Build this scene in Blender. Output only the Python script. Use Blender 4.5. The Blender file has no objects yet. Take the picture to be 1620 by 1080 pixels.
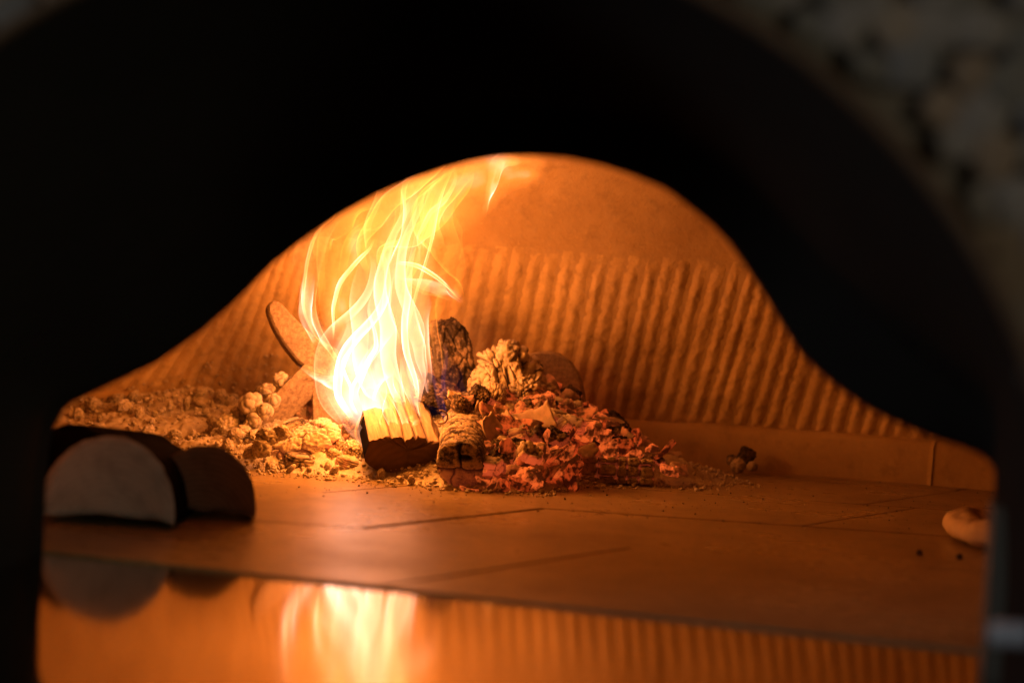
import bpy, bmesh, math, random
import numpy as np
from mathutils import Vector, Matrix, Euler

random.seed(7)
rng = np.random.default_rng(7)
S = bpy.context.scene
COL = S.collection

# ------------------------------------------------------------------ camera
FPX, CAMH, PITCH, ROLL = 2500.0, 0.23, math.radians(1.49), math.radians(3.4)
Fv = np.array([0, math.cos(PITCH), -math.sin(PITCH)])
R0 = np.array([1.0, 0, 0]); U0 = np.cross(R0, Fv)
Rv = math.cos(ROLL) * R0 + math.sin(ROLL) * U0
Uv = -math.sin(ROLL) * R0 + math.cos(ROLL) * U0
CAMP = np.array([0, 0, CAMH])
def ray(x, y): return Fv + (x - 810) / FPX * Rv - (y - 540) / FPX * Uv
def W(x, y, Y):                      # point seen at (x, y) of the photo, Y metres in front of the camera
    d = ray(x, y); return CAMP + d * (Y / d[1])
def FL(x, y, z=0.0):                 # point of the plane z seen at (x, y)
    d = ray(x, y); return CAMP + d * ((z - CAMH) / d[2])

cam_d = bpy.data.cameras.new('camera'); cam = bpy.data.objects.new('camera', cam_d); COL.objects.link(cam)
M = Matrix.Identity(4)
for i in range(3):
    M[i][0] = Rv[i]; M[i][1] = Uv[i]; M[i][2] = -Fv[i]; M[i][3] = CAMP[i]
cam.matrix_world = M
cam_d.sensor_width = 36; cam_d.lens = 36 * FPX / 1620
cam_d.clip_start = 0.01; cam_d.clip_end = 50
cam_d.dof.use_dof = True; cam_d.dof.focus_distance = 1.98; cam_d.dof.aperture_fstop = 2.6
S.camera = cam

# ------------------------------------------------------------------ world, room light, exposure
w = bpy.data.worlds.new('World'); S.world = w; w.use_nodes = True
bg = w.node_tree.nodes['Background']; bg.inputs[0].default_value = (0.80, 0.88, 1.0, 1); bg.inputs[1].default_value = 0.003
S.view_settings.view_transform = 'Standard'; S.view_settings.look = 'None'
S.view_settings.exposure = 0; S.view_settings.gamma = 1
S.cycles.use_denoising = True
S.cycles.transparent_max_bounces = 128
S.cycles.volume_bounces = 0
S.cycles.max_bounces = 8; S.cycles.diffuse_bounces = 4
S.cycles.sample_clamp_indirect = 6
S.cycles.blur_glossy = 0.3
S.cycles.caustics_reflective = False; S.cycles.caustics_refractive = False

def lamp(name, kind, loc, energy, color, size=0.05, target=None):
    d = bpy.data.lights.new(name, kind); d.energy = energy; d.color = color
    if kind == 'AREA': d.shape = 'RECTANGLE'; d.size = size[0]; d.size_y = size[1]
    else: d.shadow_soft_size = size
    o = bpy.data.objects.new(name, d); COL.objects.link(o); o.location = loc
    o.visible_glossy = False            # the flames themselves are what gleams in the steel
    if target is not None:
        o.rotation_euler = (Vector(target) - Vector(loc)).to_track_quat('-Z', 'Y').to_euler()
    return o
lamp('room_light', 'AREA', (1.05, -0.32, 0.42), 5.6, (1.0, 0.86, 0.60), (0.35, 0.5), (-0.25, 1.35, 0.08))
lamp('rail_fill', 'AREA', (-1.2, 0.33, 0.50), 4.0, (0.97, 0.96, 0.95), (0.3, 0.3), (0.35, 0.92, 0.06))  # fill lamp added only to brighten the rail at the right
FIRE = (1.0, 0.268, 0.032)
FE = 0.58
lamp('fire_light_low', 'POINT', W(585, 600, 1.98), 4.0 * FE, FIRE, 0.05)
lamp('fire_light_mid', 'POINT', W(605, 520, 1.97), 6.6 * FE, FIRE, 0.05)
lamp('fire_light_left', 'POINT', W(498, 405, 2.03), 1.6 * FE, FIRE, 0.04)
lamp('fire_light_high', 'POINT', W(650, 370, 1.97), 0.9 * FE, FIRE, 0.05)

# ------------------------------------------------------------------ noise (numpy)
def _hash(ix, iy, iz, seed):
    h = (ix * 374761393 + iy * 668265263 + iz * 2147483647 + seed * 1274126177) & 0xFFFFFFFF
    h = ((h ^ (h >> 13)) * 1274126177) & 0xFFFFFFFF
    h = ((h ^ (h >> 16)) * 2246822519) & 0xFFFFFFFF
    return ((h ^ (h >> 15)) & 0xFFFFFF) / float(0xFFFFFF)
def vn(p, seed=0):
    p = np.asarray(p, float); i = np.floor(p).astype(np.int64); f = p - i; f = f * f * f * (f * (f * 6 - 15) + 10)
    r = 0
    for dx in (0, 1):
        for dy in (0, 1):
            for dz in (0, 1):
                wgt = (f[:, 0] if dx else 1 - f[:, 0]) * (f[:, 1] if dy else 1 - f[:, 1]) * (f[:, 2] if dz else 1 - f[:, 2])
                r = r + wgt * _hash(i[:, 0] + dx, i[:, 1] + dy, i[:, 2] + dz, seed)
    return r * 2 - 1
def fbm(p, seed=0, oct=4, gain=0.5):
    p = np.asarray(p, float); a = 1; r = 0; t = 0
    for k in range(oct):
        r = r + a * vn(p, seed + k * 17); t += a; a *= gain; p = p * 2.03 + 11.3
    return r / t
def worley(p, seed=0):
    p = np.asarray(p, float); i = np.floor(p).astype(np.int64)
    f1 = np.full(len(p), 9.0); f2 = np.full(len(p), 9.0); cid = np.zeros(len(p))
    for dx in (-1, 0, 1):
        for dy in (-1, 0, 1):
            for dz in (-1, 0, 1):
                c = i + np.array([dx, dy, dz])
                q = np.stack([c[:, k] + 0.1 + 0.8 * _hash(c[:, 0], c[:, 1], c[:, 2], seed + 31 * k) for k in range(3)], 1)
                d = np.linalg.norm(p - q, axis=1)
                m = d < f1
                f2 = np.where(m, f1, np.minimum(f2, d)); cid = np.where(m, _hash(c[:, 0], c[:, 1], c[:, 2], seed + 97), cid); f1 = np.where(m, d, f1)
    return f1, f2, cid
def sstep(a, b, x):
    t = np.clip((x - a) / (b - a), 0, 1); return t * t * (3 - 2 * t)

# ------------------------------------------------------------------ object helpers
WP = {}                               # where each object stands
def mesh(name, v, f, m=None, parent=None, loc=None, smooth=True, attr=None, midx=None, rel=False):
    me = bpy.data.meshes.new(name)
    v = np.asarray(v, float)
    if loc is not None: v = v - np.asarray(loc)
    me.from_pydata(v.tolist(), [], f if isinstance(f, list) else f.tolist())
    if smooth: me.polygons.foreach_set('use_smooth', [True] * len(me.polygons))
    if m is not None:
        for mm in (m if isinstance(m, (list, tuple)) else [m]): me.materials.append(mm)
    if midx is not None: me.polygons.foreach_set('material_index', [int(x) for x in midx])
    for k, a in (attr or {}).items():
        at = me.attributes.new(k, 'FLOAT', 'POINT'); at.data.foreach_set('value', np.asarray(a, np.float32))
    me.update()
    o = bpy.data.objects.new(name, me); COL.objects.link(o)
    wl = Vector(loc) if loc is not None else Vector((0, 0, 0))
    if rel: wl = WP.get(parent.name, Vector((0, 0, 0))).copy()
    WP[o.name] = wl
    if parent is not None:
        o.parent = parent; o.location = wl - WP.get(parent.name, Vector((0, 0, 0)))
    else: o.location = wl
    return o
def tag(o, label=None, cat=None, group=None, kind=None):
    if label: o['label'] = label
    if cat: o['category'] = cat
    if group: o['group'] = group
    if kind: o['kind'] = kind
    return o
def empty(name, loc):
    o = bpy.data.objects.new(name, None); COL.objects.link(o); o.location = loc; o.empty_display_size = 0.02; WP[o.name] = Vector(loc)
    return o
def grid_faces(nu, nv, wrap=False):
    f = []
    for j in range(nv - 1):
        for i in range(nu if wrap else nu - 1):
            a = j * nu + i; b = j * nu + (i + 1) % nu
            f.append((a, b, b + nu, a + nu))
    return f
_ico = {}
def ico(n):
    if n not in _ico:
        bm = bmesh.new(); bmesh.ops.create_icosphere(bm, subdivisions=n, radius=1)
        bm.verts.ensure_lookup_table()
        _ico[n] = (np.array([v.co[:] for v in bm.verts]), [tuple(x.index for x in p.verts) for p in bm.faces]); bm.free()
    return _ico[n]
_cube = {}
def cube(n):
    if n not in _cube:
        t = np.tan(np.linspace(-1, 1, n + 1) * math.pi / 4); V = []; Fc = []
        for ax in range(3):
            for sg in (-1, 1):
                o = len(V)
                for a in t:
                    for b in t:
                        p = [0, 0, 0]; p[ax] = sg; p[(ax + 1) % 3] = a * sg; p[(ax + 2) % 3] = b; V.append(p)
                for i in range(n):
                    for j in range(n):
                        q = (o + i * (n + 1) + j, o + (i + 1) * (n + 1) + j, o + (i + 1) * (n + 1) + j + 1, o + i * (n + 1) + j + 1)
                        Fc.append(q)
        V = np.array(V); key = np.round(V * 1e5).astype(np.int64)
        _, idx, inv = np.unique(key, axis=0, return_index=True, return_inverse=True); inv = inv.reshape(-1)
        _cube[n] = (V[idx], [tuple(int(inv[k]) for k in q) for q in Fc])
    return _cube[n]
def rbox(n, e):                       # unit box with rounded edges (superellipsoid), e = squareness
    v, f = cube(n)
    r = (np.abs(v) ** e).sum(1) ** (1 / e)
    return v / r[:, None], f
def rotm(rx, ry, rz): return np.array(Euler((rx, ry, rz), 'XYZ').to_matrix())
def frame(axis, up=(0, 0, 1)):        # columns: side, up', axis
    a = np.asarray(axis, float); a = a / np.linalg.norm(a); s = np.cross(a, up); s /= np.linalg.norm(s); u = np.cross(s, a)
    return np.stack([s, u, a], 1)
def vnormals(v, f):
    n = np.zeros_like(v)
    fa = np.array([x[:3] for x in f]); c = np.cross(v[fa[:, 1]] - v[fa[:, 0]], v[fa[:, 2]] - v[fa[:, 0]])
    for k in range(len(f[0])): np.add.at(n, np.array([x[k] for x in f]), c)
    l = np.linalg.norm(n, axis=1); l[l == 0] = 1
    return n / l[:, None]

# ------------------------------------------------------------------ materials
class NT:
    def __init__(s, name):
        s.m = bpy.data.materials.new(name); s.m.use_nodes = True; s.t = s.m.node_tree
        s.b = s.t.nodes['Principled BSDF']; s.out = s.t.nodes['Material Output']
        s.co = s.t.nodes.new('ShaderNodeTexCoord')
    def n(s, typ, **kw):
        x = s.t.nodes.new(typ)
        for k, v in kw.items():
            if k.startswith('i_'): x.inputs[k[2:].replace('_', ' ')].default_value = v
            else: setattr(x, k, v)
        return x
    def l(s, a, b): s.t.links.new(a, b)
    def noise(s, scale, detail=6, rough=0.6, vec=None, dist=0):
        x = s.n('ShaderNodeTexNoise'); x.inputs['Scale'].default_value = scale; x.inputs['Detail'].default_value = detail
        x.inputs['Roughness'].default_value = rough; x.inputs['Distortion'].default_value = dist
        s.l(vec if vec is not None else s.co.outputs['Object'], x.inputs['Vector']); return x.outputs['Fac']
    def ramp(s, fac, stops):
        x = s.n('ShaderNodeValToRGB'); el = x.color_ramp.elements
        while len(el) < len(stops): el.new(0.5)
        for e, (p, c) in zip(el, stops):
            e.position = p; e.color = (c, c, c, 1) if not hasattr(c, '__len__') else (*c[:3], 1)
        s.l(fac, x.inputs[0]); return x.outputs[0]
    def mix(s, fac, a, b, mode='MIX'):
        x = s.n('ShaderNodeMix', data_type='RGBA', blend_type=mode)
        for sock, val in ((x.inputs[0], fac), (x.inputs[6], a), (x.inputs[7], b)):
            if hasattr(val, 'is_linked'): s.l(val, sock)
            elif hasattr(val, '__len__'): sock.default_value = (*val[:3], 1)
            else: sock.default_value = val
        return x.outputs[2]
    def math(s, op, a, b=None):
        x = s.n('ShaderNodeMath', operation=op)
        for k, val in enumerate((a, b)):
            if val is None: continue
            if hasattr(val, 'is_linked'): s.l(val, x.inputs[k])
            else: x.inputs[k].default_value = val
        return x.outputs[0]
    def attr(s, name):
        x = s.n('ShaderNodeAttribute', attribute_name=name); return x.outputs['Fac']
    def bump(s, h, strength=0.5, dist=0.002, prev=None):
        x = s.n('ShaderNodeBump'); x.inputs['Strength'].default_value = strength; x.inputs['Distance'].default_value = dist
        s.l(h, x.inputs['Height'])
        if prev is not None: s.l(prev, x.inputs['Normal'])
        s.l(x.outputs[0], s.b.inputs['Normal']); return x.outputs[0]
    def set(s, color=None, rough=None, metal=None, spec=None):
        for nm, v in (('Base Color', color), ('Roughness', rough), ('Metallic', metal), ('Specular IOR Level', spec)):
            if v is None: continue
            if hasattr(v, 'is_linked'): s.l(v, s.b.inputs[nm])
            elif hasattr(v, '__len__'): s.b.inputs[nm].default_value = (*v[:3], 1)
            else: s.b.inputs[nm].default_value = v
    def glow(s, color, strength):
        if hasattr(color, 'is_linked'): s.l(color, s.b.inputs['Emission Color'])
        else: s.b.inputs['Emission Color'].default_value = (*color, 1)
        if hasattr(strength, 'is_linked'): s.l(strength, s.b.inputs['Emission Strength'])
        else: s.b.inputs['Emission Strength'].default_value = strength
        s.m.cycles.emission_sampling = 'NONE'

def m_plaster(name, base, dark, soot=0.3):
    t = NT(name)
    n1 = t.noise(7, 6, 0.65); n2 = t.noise(45, 5, 0.7); n3 = t.noise(260, 4, 0.6)
    c = t.mix(t.ramp(n1, [(0.35, 0), (0.68, 1)]), base, dark)
    c = t.mix(t.ramp(n2, [(0.52, 0), (0.72, soot)]), c, tuple(x * 0.42 for x in dark))
    c = t.mix(t.ramp(n3, [(0.60, 0), (0.75, 0.35)]), c, tuple(min(1, x * 1.5) for x in base))
    t.set(c, 0.9, 0, 0.2)
    b = t.bump(n3, 0.5, 0.0015); t.bump(n2, 0.6, 0.004, b)
    return t.m
M_DOME = m_plaster('oven_plaster', (0.50, 0.37, 0.205), (0.37, 0.26, 0.135))
M_RIB = m_plaster('combed_plaster', (0.60, 0.45, 0.25), (0.43, 0.305, 0.155), 0.5)
M_LEDGE = m_plaster('ledge_plaster', (0.50, 0.365, 0.195), (0.39, 0.275, 0.14), 0.3)

def m_floor():
    t = NT('firebrick_tile')
    n1 = t.noise(5, 6, 0.6); n2 = t.noise(60, 5, 0.7); n3 = t.noise(380, 3, 0.6)
    c = t.mix(t.ramp(n1, [(0.35, 0), (0.7, 1)]), (0.38, 0.285, 0.145), (0.20, 0.14, 0.07))
    c = t.mix(t.ramp(n2, [(0.50, 0), (0.68, 0.65)]), c, (0.13, 0.088, 0.056))
    n4 = t.noise(16, 5, 0.7); c = t.mix(t.ramp(n4, [(0.56, 0), (0.70, 0.6)]), c, (0.11, 0.075, 0.05))
    c = t.mix(t.ramp(n3, [(0.62, 0), (0.74, 0.6)]), c, (0.5, 0.43, 0.34))
    t.set(c, t.ramp(n1, [(0.3, 0.22), (0.7, 0.40)]), 0, 0.6)
    b = t.bump(n3, 0.35, 0.0007); t.bump(n2, 0.3, 0.002, b)
    return t.m
M_FLOOR = m_floor()

def m_ash(name, a, bcol, grain=420):
    t = NT(name)
    n1 = t.noise(40, 5, 0.7); n2 = t.noise(grain, 4, 0.7); cr = t.attr('crack')
    c = t.mix(t.ramp(n1, [(0.35, 0), (0.7, 1)]), a, bcol)
    c = t.mix(t.ramp(n2, [(0.58, 0), (0.78, 0.5)]), c, tuple(x * 0.5 for x in bcol))
    c = t.mix(t.math('MULTIPLY', cr, 0.8), c, (0.035, 0.024, 0.017))
    t.set(c, 0.95, 0, 0.15); t.bump(n2, 0.6, 0.0012)
    t.glow((1.0, 0.09, 0.015), t.math('MULTIPLY', t.attr('ember'), t.ramp(n1, [(0.42, 0.0), (0.58, 0.9)])))
    return t.m
M_ASH = m_ash('pale_ash', (0.54, 0.48, 0.40), (0.38, 0.32, 0.25))
M_ASHG = m_ash('coarse_ash', (0.52, 0.45, 0.36), (0.33, 0.26, 0.19), 600)

def m_char(name, ash=(0.40, 0.32, 0.235), dark=(0.035, 0.026, 0.02), amount=0.32, glow=0.0, scale=1.0):
    t = NT(name)
    n1 = t.noise(28 * scale, 6, 0.65); n2 = t.noise(150 * scale, 5, 0.75); n3 = t.noise(500, 3, 0.6); cr = t.attr('crack')
    lo = 0.62 - amount * 0.4
    k = t.ramp(t.math('ADD', t.math('MULTIPLY', n1, 0.6), t.math('MULTIPLY', n2, 0.4)), [(lo - 0.05, 0), (lo + 0.05, 1)])
    c = t.mix(k, dark, ash)
    c = t.mix(t.ramp(n3, [(0.55, 0), (0.75, 0.6)]), c, tuple(x * 0.3 for x in ash))
    c = t.mix(t.math('MULTIPLY', cr, 0.95), c, (0.012, 0.009, 0.007))
    t.set(c, 0.85, 0, 0.25); b = t.bump(n3, 0.4, 0.0008); t.bump(n2, 0.6, 0.003, b)
    if glow > 0:
        e = t.attr('ember')
        g = t.math('MULTIPLY', e, t.ramp(n1, [(0.3, 0.35), (0.65, 1.0)]))
        t.glow((1.0, 0.115, 0.03), t.math('MULTIPLY', g, glow))
    return t.m
M_CHAR = m_char('ash_dusted_char', glow=0.5)
M_CHARD = m_char('black_char', ash=(0.22, 0.16, 0.115), amount=0.22, glow=0.45)
M_CHARA = m_char('ash_crusted_char', ash=(0.50, 0.42, 0.32), amount=0.62, glow=0.55)

def m_ember(name, base, glow, k):
    t = NT(name)
    oi = t.n('ShaderNodeObjectInfo'); rnd = oi.outputs['Random']
    n1 = t.noise(75, 3, 0.6); n2 = t.noise(330, 4, 0.7)
    c = t.mix(t.ramp(n1, [(0.42, 0), (0.56, 1)]), base, tuple(x * 0.22 for x in base))
    c = t.mix(t.ramp(rnd, [(0.55, 0), (0.95, 0.8)]), c, (0.42, 0.33, 0.24))
    t.set(c, 0.85, 0, 0.2); t.bump(n2, 0.5, 0.0012)
    s = t.math('MULTIPLY', t.ramp(n1, [(0.40, 1.0), (0.56, 0.06)]), t.ramp(rnd, [(0.0, 1.0), (0.6, 0.7), (0.85, 0.12), (1.0, 0.0)]))
    t.glow(glow, t.math('MULTIPLY', s, k))
    return t.m
M_EMBER = m_ember('glowing_ember', (0.24, 0.15, 0.095), (1.0, 0.10, 0.016), 0.52)
M_EMBERH = m_ember('hot_ember', (0.26, 0.16, 0.10), (1.0, 0.135, 0.022), 0.85)

def m_wood(name, a, b, scale=1.0, rough=0.8):         # split face: grain runs along local Z
    t = NT(name)
    mp = t.n('ShaderNodeMapping'); mp.inputs['Scale'].default_value = (1, 1, 0.06); t.l(t.co.outputs['Object'], mp.inputs['Vector'])
    n1 = t.noise(120 * scale, 6, 0.7, mp.outputs[0]); n2 = t.noise(420 * scale, 4, 0.7, mp.outputs[0]); n3 = t.noise(14, 4, 0.6)
    c = t.mix(t.ramp(n1, [(0.35, 0), (0.68, 1)]), a, b)
    c = t.mix(t.ramp(n2, [(0.56, 0), (0.7, 0.6)]), c, tuple(x * 0.35 for x in b))
    c = t.mix(t.ramp(n3, [(0.52, 0), (0.75, 0.6)]), c, tuple(x * 0.4 for x in b))
    cr = t.attr('crack'); c = t.mix(t.math('MULTIPLY', cr, 0.9), c, (0.02, 0.014, 0.01))
    t.set(c, rough, 0, 0.25); bb = t.bump(n1, 0.6, 0.0025); t.bump(n2, 0.4, 0.001, bb)
    return t.m
M_SPLIT = m_wood('split_wood', (0.30, 0.225, 0.15), (0.15, 0.10, 0.062))
M_SPLITS = m_wood('split_wood_side', (0.30, 0.215, 0.14), (0.16, 0.105, 0.065))
def m_endgrain(name, a, b, centre, spacing):
    t = NT(name)
    mp = t.n('ShaderNodeMapping'); mp.inputs['Location'].default_value = tuple(-x for x in centre); t.l(t.co.outputs['Object'], mp.inputs['Vector'])
    mp.inputs['Scale'].default_value = (1, 1, 0)
    wv = t.n('ShaderNodeTexWave', wave_type='RINGS', rings_direction='SPHERICAL'); wv.inputs['Scale'].default_value = spacing
    wv.inputs['Distortion'].default_value = 2.5; wv.inputs['Detail'].default_value = 3; wv.inputs['Detail Scale'].default_value = 1.5
    t.l(mp.outputs[0], wv.inputs['Vector'])
    n1 = t.noise(35, 5, 0.65); n2 = t.noise(300, 3, 0.6)
    c = t.mix(t.ramp(wv.outputs['Fac'], [(0.3, 0), (0.9, 0.75)]), a, b)
    c = t.mix(t.ramp(n1, [(0.45, 0), (0.75, 0.7)]), c, tuple(x * 0.5 for x in b))
    t.set(c, 0.85, 0, 0.2); t.bump(n2, 0.4, 0.001)
    return t.m
M_END = m_endgrain('charred_end_grain', (0.125, 0.075, 0.042), (0.098, 0.057, 0.032), (0.01, -0.06, 0), 34)
M_ENDL = m_endgrain('pale_end_grain', (0.40, 0.37, 0.33), (0.31, 0.285, 0.25), (0.0, -0.01, 0), 60)
M_ENDSHADE = m_endgrain('shaded_end_grain', (0.20, 0.155, 0.11), (0.14, 0.105, 0.075), (0.0, -0.01, 0), 60)  # darker wood tone stands in for the weaker light on this log
def m_bark():
    t = NT('bark'); n1 = t.noise(40, 6, 0.7); n2 = t.noise(160, 5, 0.7)
    t.set(t.mix(t.ramp(n1, [(0.4, 0), (0.7, 1)]), (0.007, 0.005, 0.004), (0.003, 0.0022, 0.002)), 0.95, 0, 0.03); t.bump(n2, 0.8, 0.004)
    return t.m
M_BARK = m_bark()
def m_iron():
    t = NT('ash_dusted_iron'); n1 = t.noise(22, 5, 0.6); n2 = t.noise(170, 5, 0.7); n3 = t.noise(520, 3, 0.6)
    c = t.mix(t.ramp(n2, [(0.36, 0), (0.66, 1)]), (0.19, 0.135, 0.09), (0.42, 0.335, 0.245))
    c = t.mix(t.ramp(n1, [(0.5, 0), (0.75, 0.6)]), c, (0.11, 0.075, 0.05))
    t.set(c, 0.8, 0, 0.3); b = t.bump(n3, 0.45, 0.001); t.bump(n2, 0.5, 0.0025, b)
    return t.m
M_IRON = m_iron()
def m_hood():
    t = NT('black_hood_steel'); n1 = t.noise(9, 4, 0.6)
    t.set(t.mix(n1, (0.014, 0.0135, 0.013), (0.024, 0.022, 0.020)), 0.8, 0, 0.0); return t.m
M_HOOD = m_hood()
def simple(name, c, rough=0.6, metal=0, spec=0.3, ns=30, var=0.35, bump=0.3):
    t = NT(name); n1 = t.noise(ns, 5, 0.65)
    t.set(t.mix(n1, c, tuple(x * (1 - var) for x in c)), rough, metal, spec); t.bump(n1, bump, 0.002); return t.m
M_RIM = simple('brown_rim_steel', (0.09, 0.06, 0.04), 0.6, 0, 0.3)
M_LITPATCH = simple('lit_patch_grey', (0.16, 0.15, 0.125), 0.85, 0, 0.2, 14, 0.5)  # grey that imitates room light falling on the hood's side wall
M_RAIL = simple('brushed_steel_rail', (0.62, 0.66, 0.72), 0.45, 0.25, 0.5)
M_SLOT = simple('dark_rail_bracket', (0.012, 0.012, 0.013), 0.6)
def m_counter():
    t = NT('polished_steel_counter')
    mp = t.n('ShaderNodeMapping'); mp.inputs['Scale'].default_value = (1, 40, 1); t.l(t.co.outputs['Object'], mp.inputs['Vector'])
    n1 = t.noise(4, 5, 0.6, mp.outputs[0]); n2 = t.noise(3, 4, 0.6)
    t.set(t.mix(n2, (0.60, 0.56, 0.52), (0.47, 0.43, 0.40)), t.ramp(n2, [(0.3, 0.065), (0.7, 0.11)]), 1.0)
    t.bump(n1, 0.015, 0.0008)
    return t.m
M_COUNTER = m_counter()
def m_dough():
    t = NT('pizza_crust'); n1 = t.noise(26, 5, 0.6); n2 = t.noise(120, 4, 0.6); z = t.attr('top')
    c = t.mix(t.ramp(n2, [(0.4, 0), (0.75, 0.5)]), (0.66, 0.54, 0.38), (0.50, 0.36, 0.22))
    k = t.math('MULTIPLY', z, t.ramp(n1, [(0.40, 0), (0.58, 1)]))
    c = t.mix(k, c, (0.12, 0.055, 0.025)); t.set(c, 0.75, 0, 0.25); t.bump(n2, 0.35, 0.002); return t.m
M_DOUGH = m_dough()
def m_topping():
    t = NT('pizza_topping'); n1 = t.noise(35, 5, 0.6)
    t.set(t.ramp(n1, [(0.4, (0.34, 0.05, 0.02)), (0.52, (0.4, 0.12, 0.04)), (0.62, (0.62, 0.48, 0.26))]), 0.5, 0, 0.4); t.bump(n1, 0.5, 0.004); return t.m
M_TOP = m_topping()
M_STONES = [simple('wall_stone_%s' % n, c, 0.85, 0, 0.25, 40, 0.6, 0.6) for n, c in
            (('grey', (0.20, 0.18, 0.165)), ('dark', (0.14, 0.13, 0.115)), ('brown', (0.20, 0.15, 0.11)), ('slate', (0.155, 0.15, 0.15)), ('tan', (0.23, 0.185, 0.145)))]
M_MORTAR = simple('wall_mortar', (0.15, 0.13, 0.11), 0.95)

# ------------------------------------------------------------------ mouth frame
M0 = np.array([0.351, 1.123, 0.0]); A14 = math.radians(-13.7)
MU = np.array([math.cos(A14), math.sin(A14), 0]); MN = np.array([math.sin(A14), -math.cos(A14), 0])   # along the mouth, towards the room
def on_plane(px, py, off):
    d = ray(px, py); p0 = M0 + MN * off
    return CAMP + d * (np.dot(p0 - CAMP, MN) / np.dot(d, MN))
def mouthpt(u, off, z): return M0 + MU * u + MN * off + np.array([0, 0, z])
def resample(p, n):
    p = np.asarray(p); d = np.r_[0, np.cumsum(np.linalg.norm(np.diff(p, axis=0), axis=1))]
    t = np.linspace(0, d[-1], n); return np.stack([np.interp(t, d, p[:, k]) for k in range(p.shape[1])], 1)

# ------------------------------------------------------------------ floor: slabs of firebrick
floor = mesh('oven_floor', [(-1.4, 1.0, -0.022), (1.4, 0.8, -0.022), (1.4, 2.7, -0.022), (-1.4, 2.7, -0.022)], [(0, 1, 2, 3)],
             simple('joint_sand', (0.03, 0.022, 0.015), 0.95))
# clip the bed to the mouth line
floor.data.vertices[0].co = Vector(mouthpt(-1.75, -0.004, -0.022)); floor.data.vertices[1].co = Vector(mouthpt(1.05, -0.004, -0.022))
tag(floor, kind='structure')
rows = [(1.00, 1.515, 0.127), (1.515, 1.763, -0.16 + 0.207), (1.763, 2.011, 0.337 + 0.18), (2.011, 2.26, 0.10), (2.26, 2.6, 0.35)]
SH = 0.74                                             # x shift of a joint per metre of depth
def clip_poly(poly):                                  # keep what lies inside the mouth line
    out = []
    for i in range(len(poly)):
        a = np.array([*poly[i], 0]); b = np.array([*poly[(i + 1) % len(poly)], 0])
        da = -np.dot(a - M0, MN) - 0.001; db = -np.dot(b - M0, MN) - 0.001
        if da >= 0: out.append(a)
        if da * db < 0: out.append(a + (b - a) * (da / (da - db)))
    return out
ti = 0
for (y0, y1, xt) in rows:
    for k in range(-3, 4):
        xa = xt + k * 0.54; xb = xa + 0.54
        g = 0.0015
        poly = [(xa + g - SH * (y1 - y0), y0 + g), (xb - g - SH * (y1 - y0), y0 + g), (xb - g, y1 - g), (xa + g, y1 - g)]
        poly = [(x, y - 0.07 * (x - 0.1)) for x, y in poly]
        poly = clip_poly(poly)
        if len(poly) < 3: continue
        c = sum(poly) / len(poly)
        if abs(c[0]) > 1.15: continue
        z = rng.uniform(-0.0008, 0.0006)
        bm = bmesh.new(); vs = [bm.verts.new((p[0], p[1], z)) for p in poly]; fc = bm.faces.new(vs)
        if fc.normal.z < 0: fc.normal_flip()
        bm.normal_update()
        r = bmesh.ops.extrude_face_region(bm, geom=[fc]); bmesh.ops.translate(bm, verts=[x for x in r['geom'] if isinstance(x, bmesh.types.BMVert)], vec=(0, 0, -0.02))
        bmesh.ops.recalc_face_normals(bm, faces=bm.faces)
        top = [e for e in bm.edges if all(abs(v.co.z - z) < 1e-5 for v in e.verts)]
        bmesh.ops.bevel(bm, geom=top, offset=0.0012, segments=2, affect='EDGES', profile=0.5)
        me = bpy.data.meshes.new('floor_tile'); bm.to_mesh(me); bm.free(); me.materials.append(M_FLOOR)
        o = bpy.data.objects.new('floor_tile', me); COL.objects.link(o); o.parent = floor
        ti += 1

# ------------------------------------------------------------------ oven: dome, combed ribs, ledge, front wall, hood
oven = empty('pizza_oven', (0, 1.21, 0))
tag(oven, 'wood fired pizza oven with black arched mouth and rib combed plaster dome', 'oven')
AX, BY, YC, EX = 1.05, 0.615, 1.72, 2.8
cen = M0 + MU * (-(0.351) / MU[0]); cen[2] = 0
def mouth_y(x): return M0[1] + (x - M0[0]) * MU[1] / MU[0]
def plan_raw():
    pts = [(-AX, y) for y in np.linspace(mouth_y(-AX), YC, 12)[:-1]]
    for a in np.linspace(math.pi, 0, 400):
        c, s = math.cos(a), math.sin(a)
        pts.append((AX * np.sign(c) * abs(c) ** (2 / EX), YC + BY * abs(s) ** (2 / EX)))
    pts += [(AX, y) for y in np.linspace(YC, mouth_y(AX), 12)[1:]]
    return np.array(pts)
PLAN = resample(plan_raw(), 900)
_pl = np.r_[0, np.cumsum(np.linalg.norm(np.diff(PLAN, axis=0), axis=1))]
def plan(s): return np.stack([np.interp(s, _pl, PLAN[:, 0]), np.interp(s, _pl, PLAN[:, 1])], 1)
_bk = (PLAN[:, 1] > YC + BY * 0.3)
def s_of_x(x): return np.interp(x, PLAN[_bk, 0], _pl[_bk])
def prof(z):
    z = np.asarray(z, float)
    lo = 1.012 - 0.085 * (np.clip(z, 0, 0.31) / 0.31) ** 1.25
    ph = np.arcsin(np.clip((z - 0.31) / 0.25, 0, 1))
    return np.where(z <= 0.31, lo, 0.927 * np.cos(ph) ** 0.9 + 1e-4)
def wall(s, z, d=0.0):
    p = plan(s); k = prof(z)
    q = np.stack([s * 6.0, z * 9.0, s * 0 + 3.3], 1)
    nn = 0.006 * fbm(q, 5, 4) + 0.002 * fbm(q * 7, 9, 3)
    dirv = p - cen[:2]; L = np.linalg.norm(dirv, axis=1)
    kk = k - (d + nn) / L
    return np.stack([cen[0] + dirv[:, 0] * kk, cen[1] + dirv[:, 1] * kk, z], 1)
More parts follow.
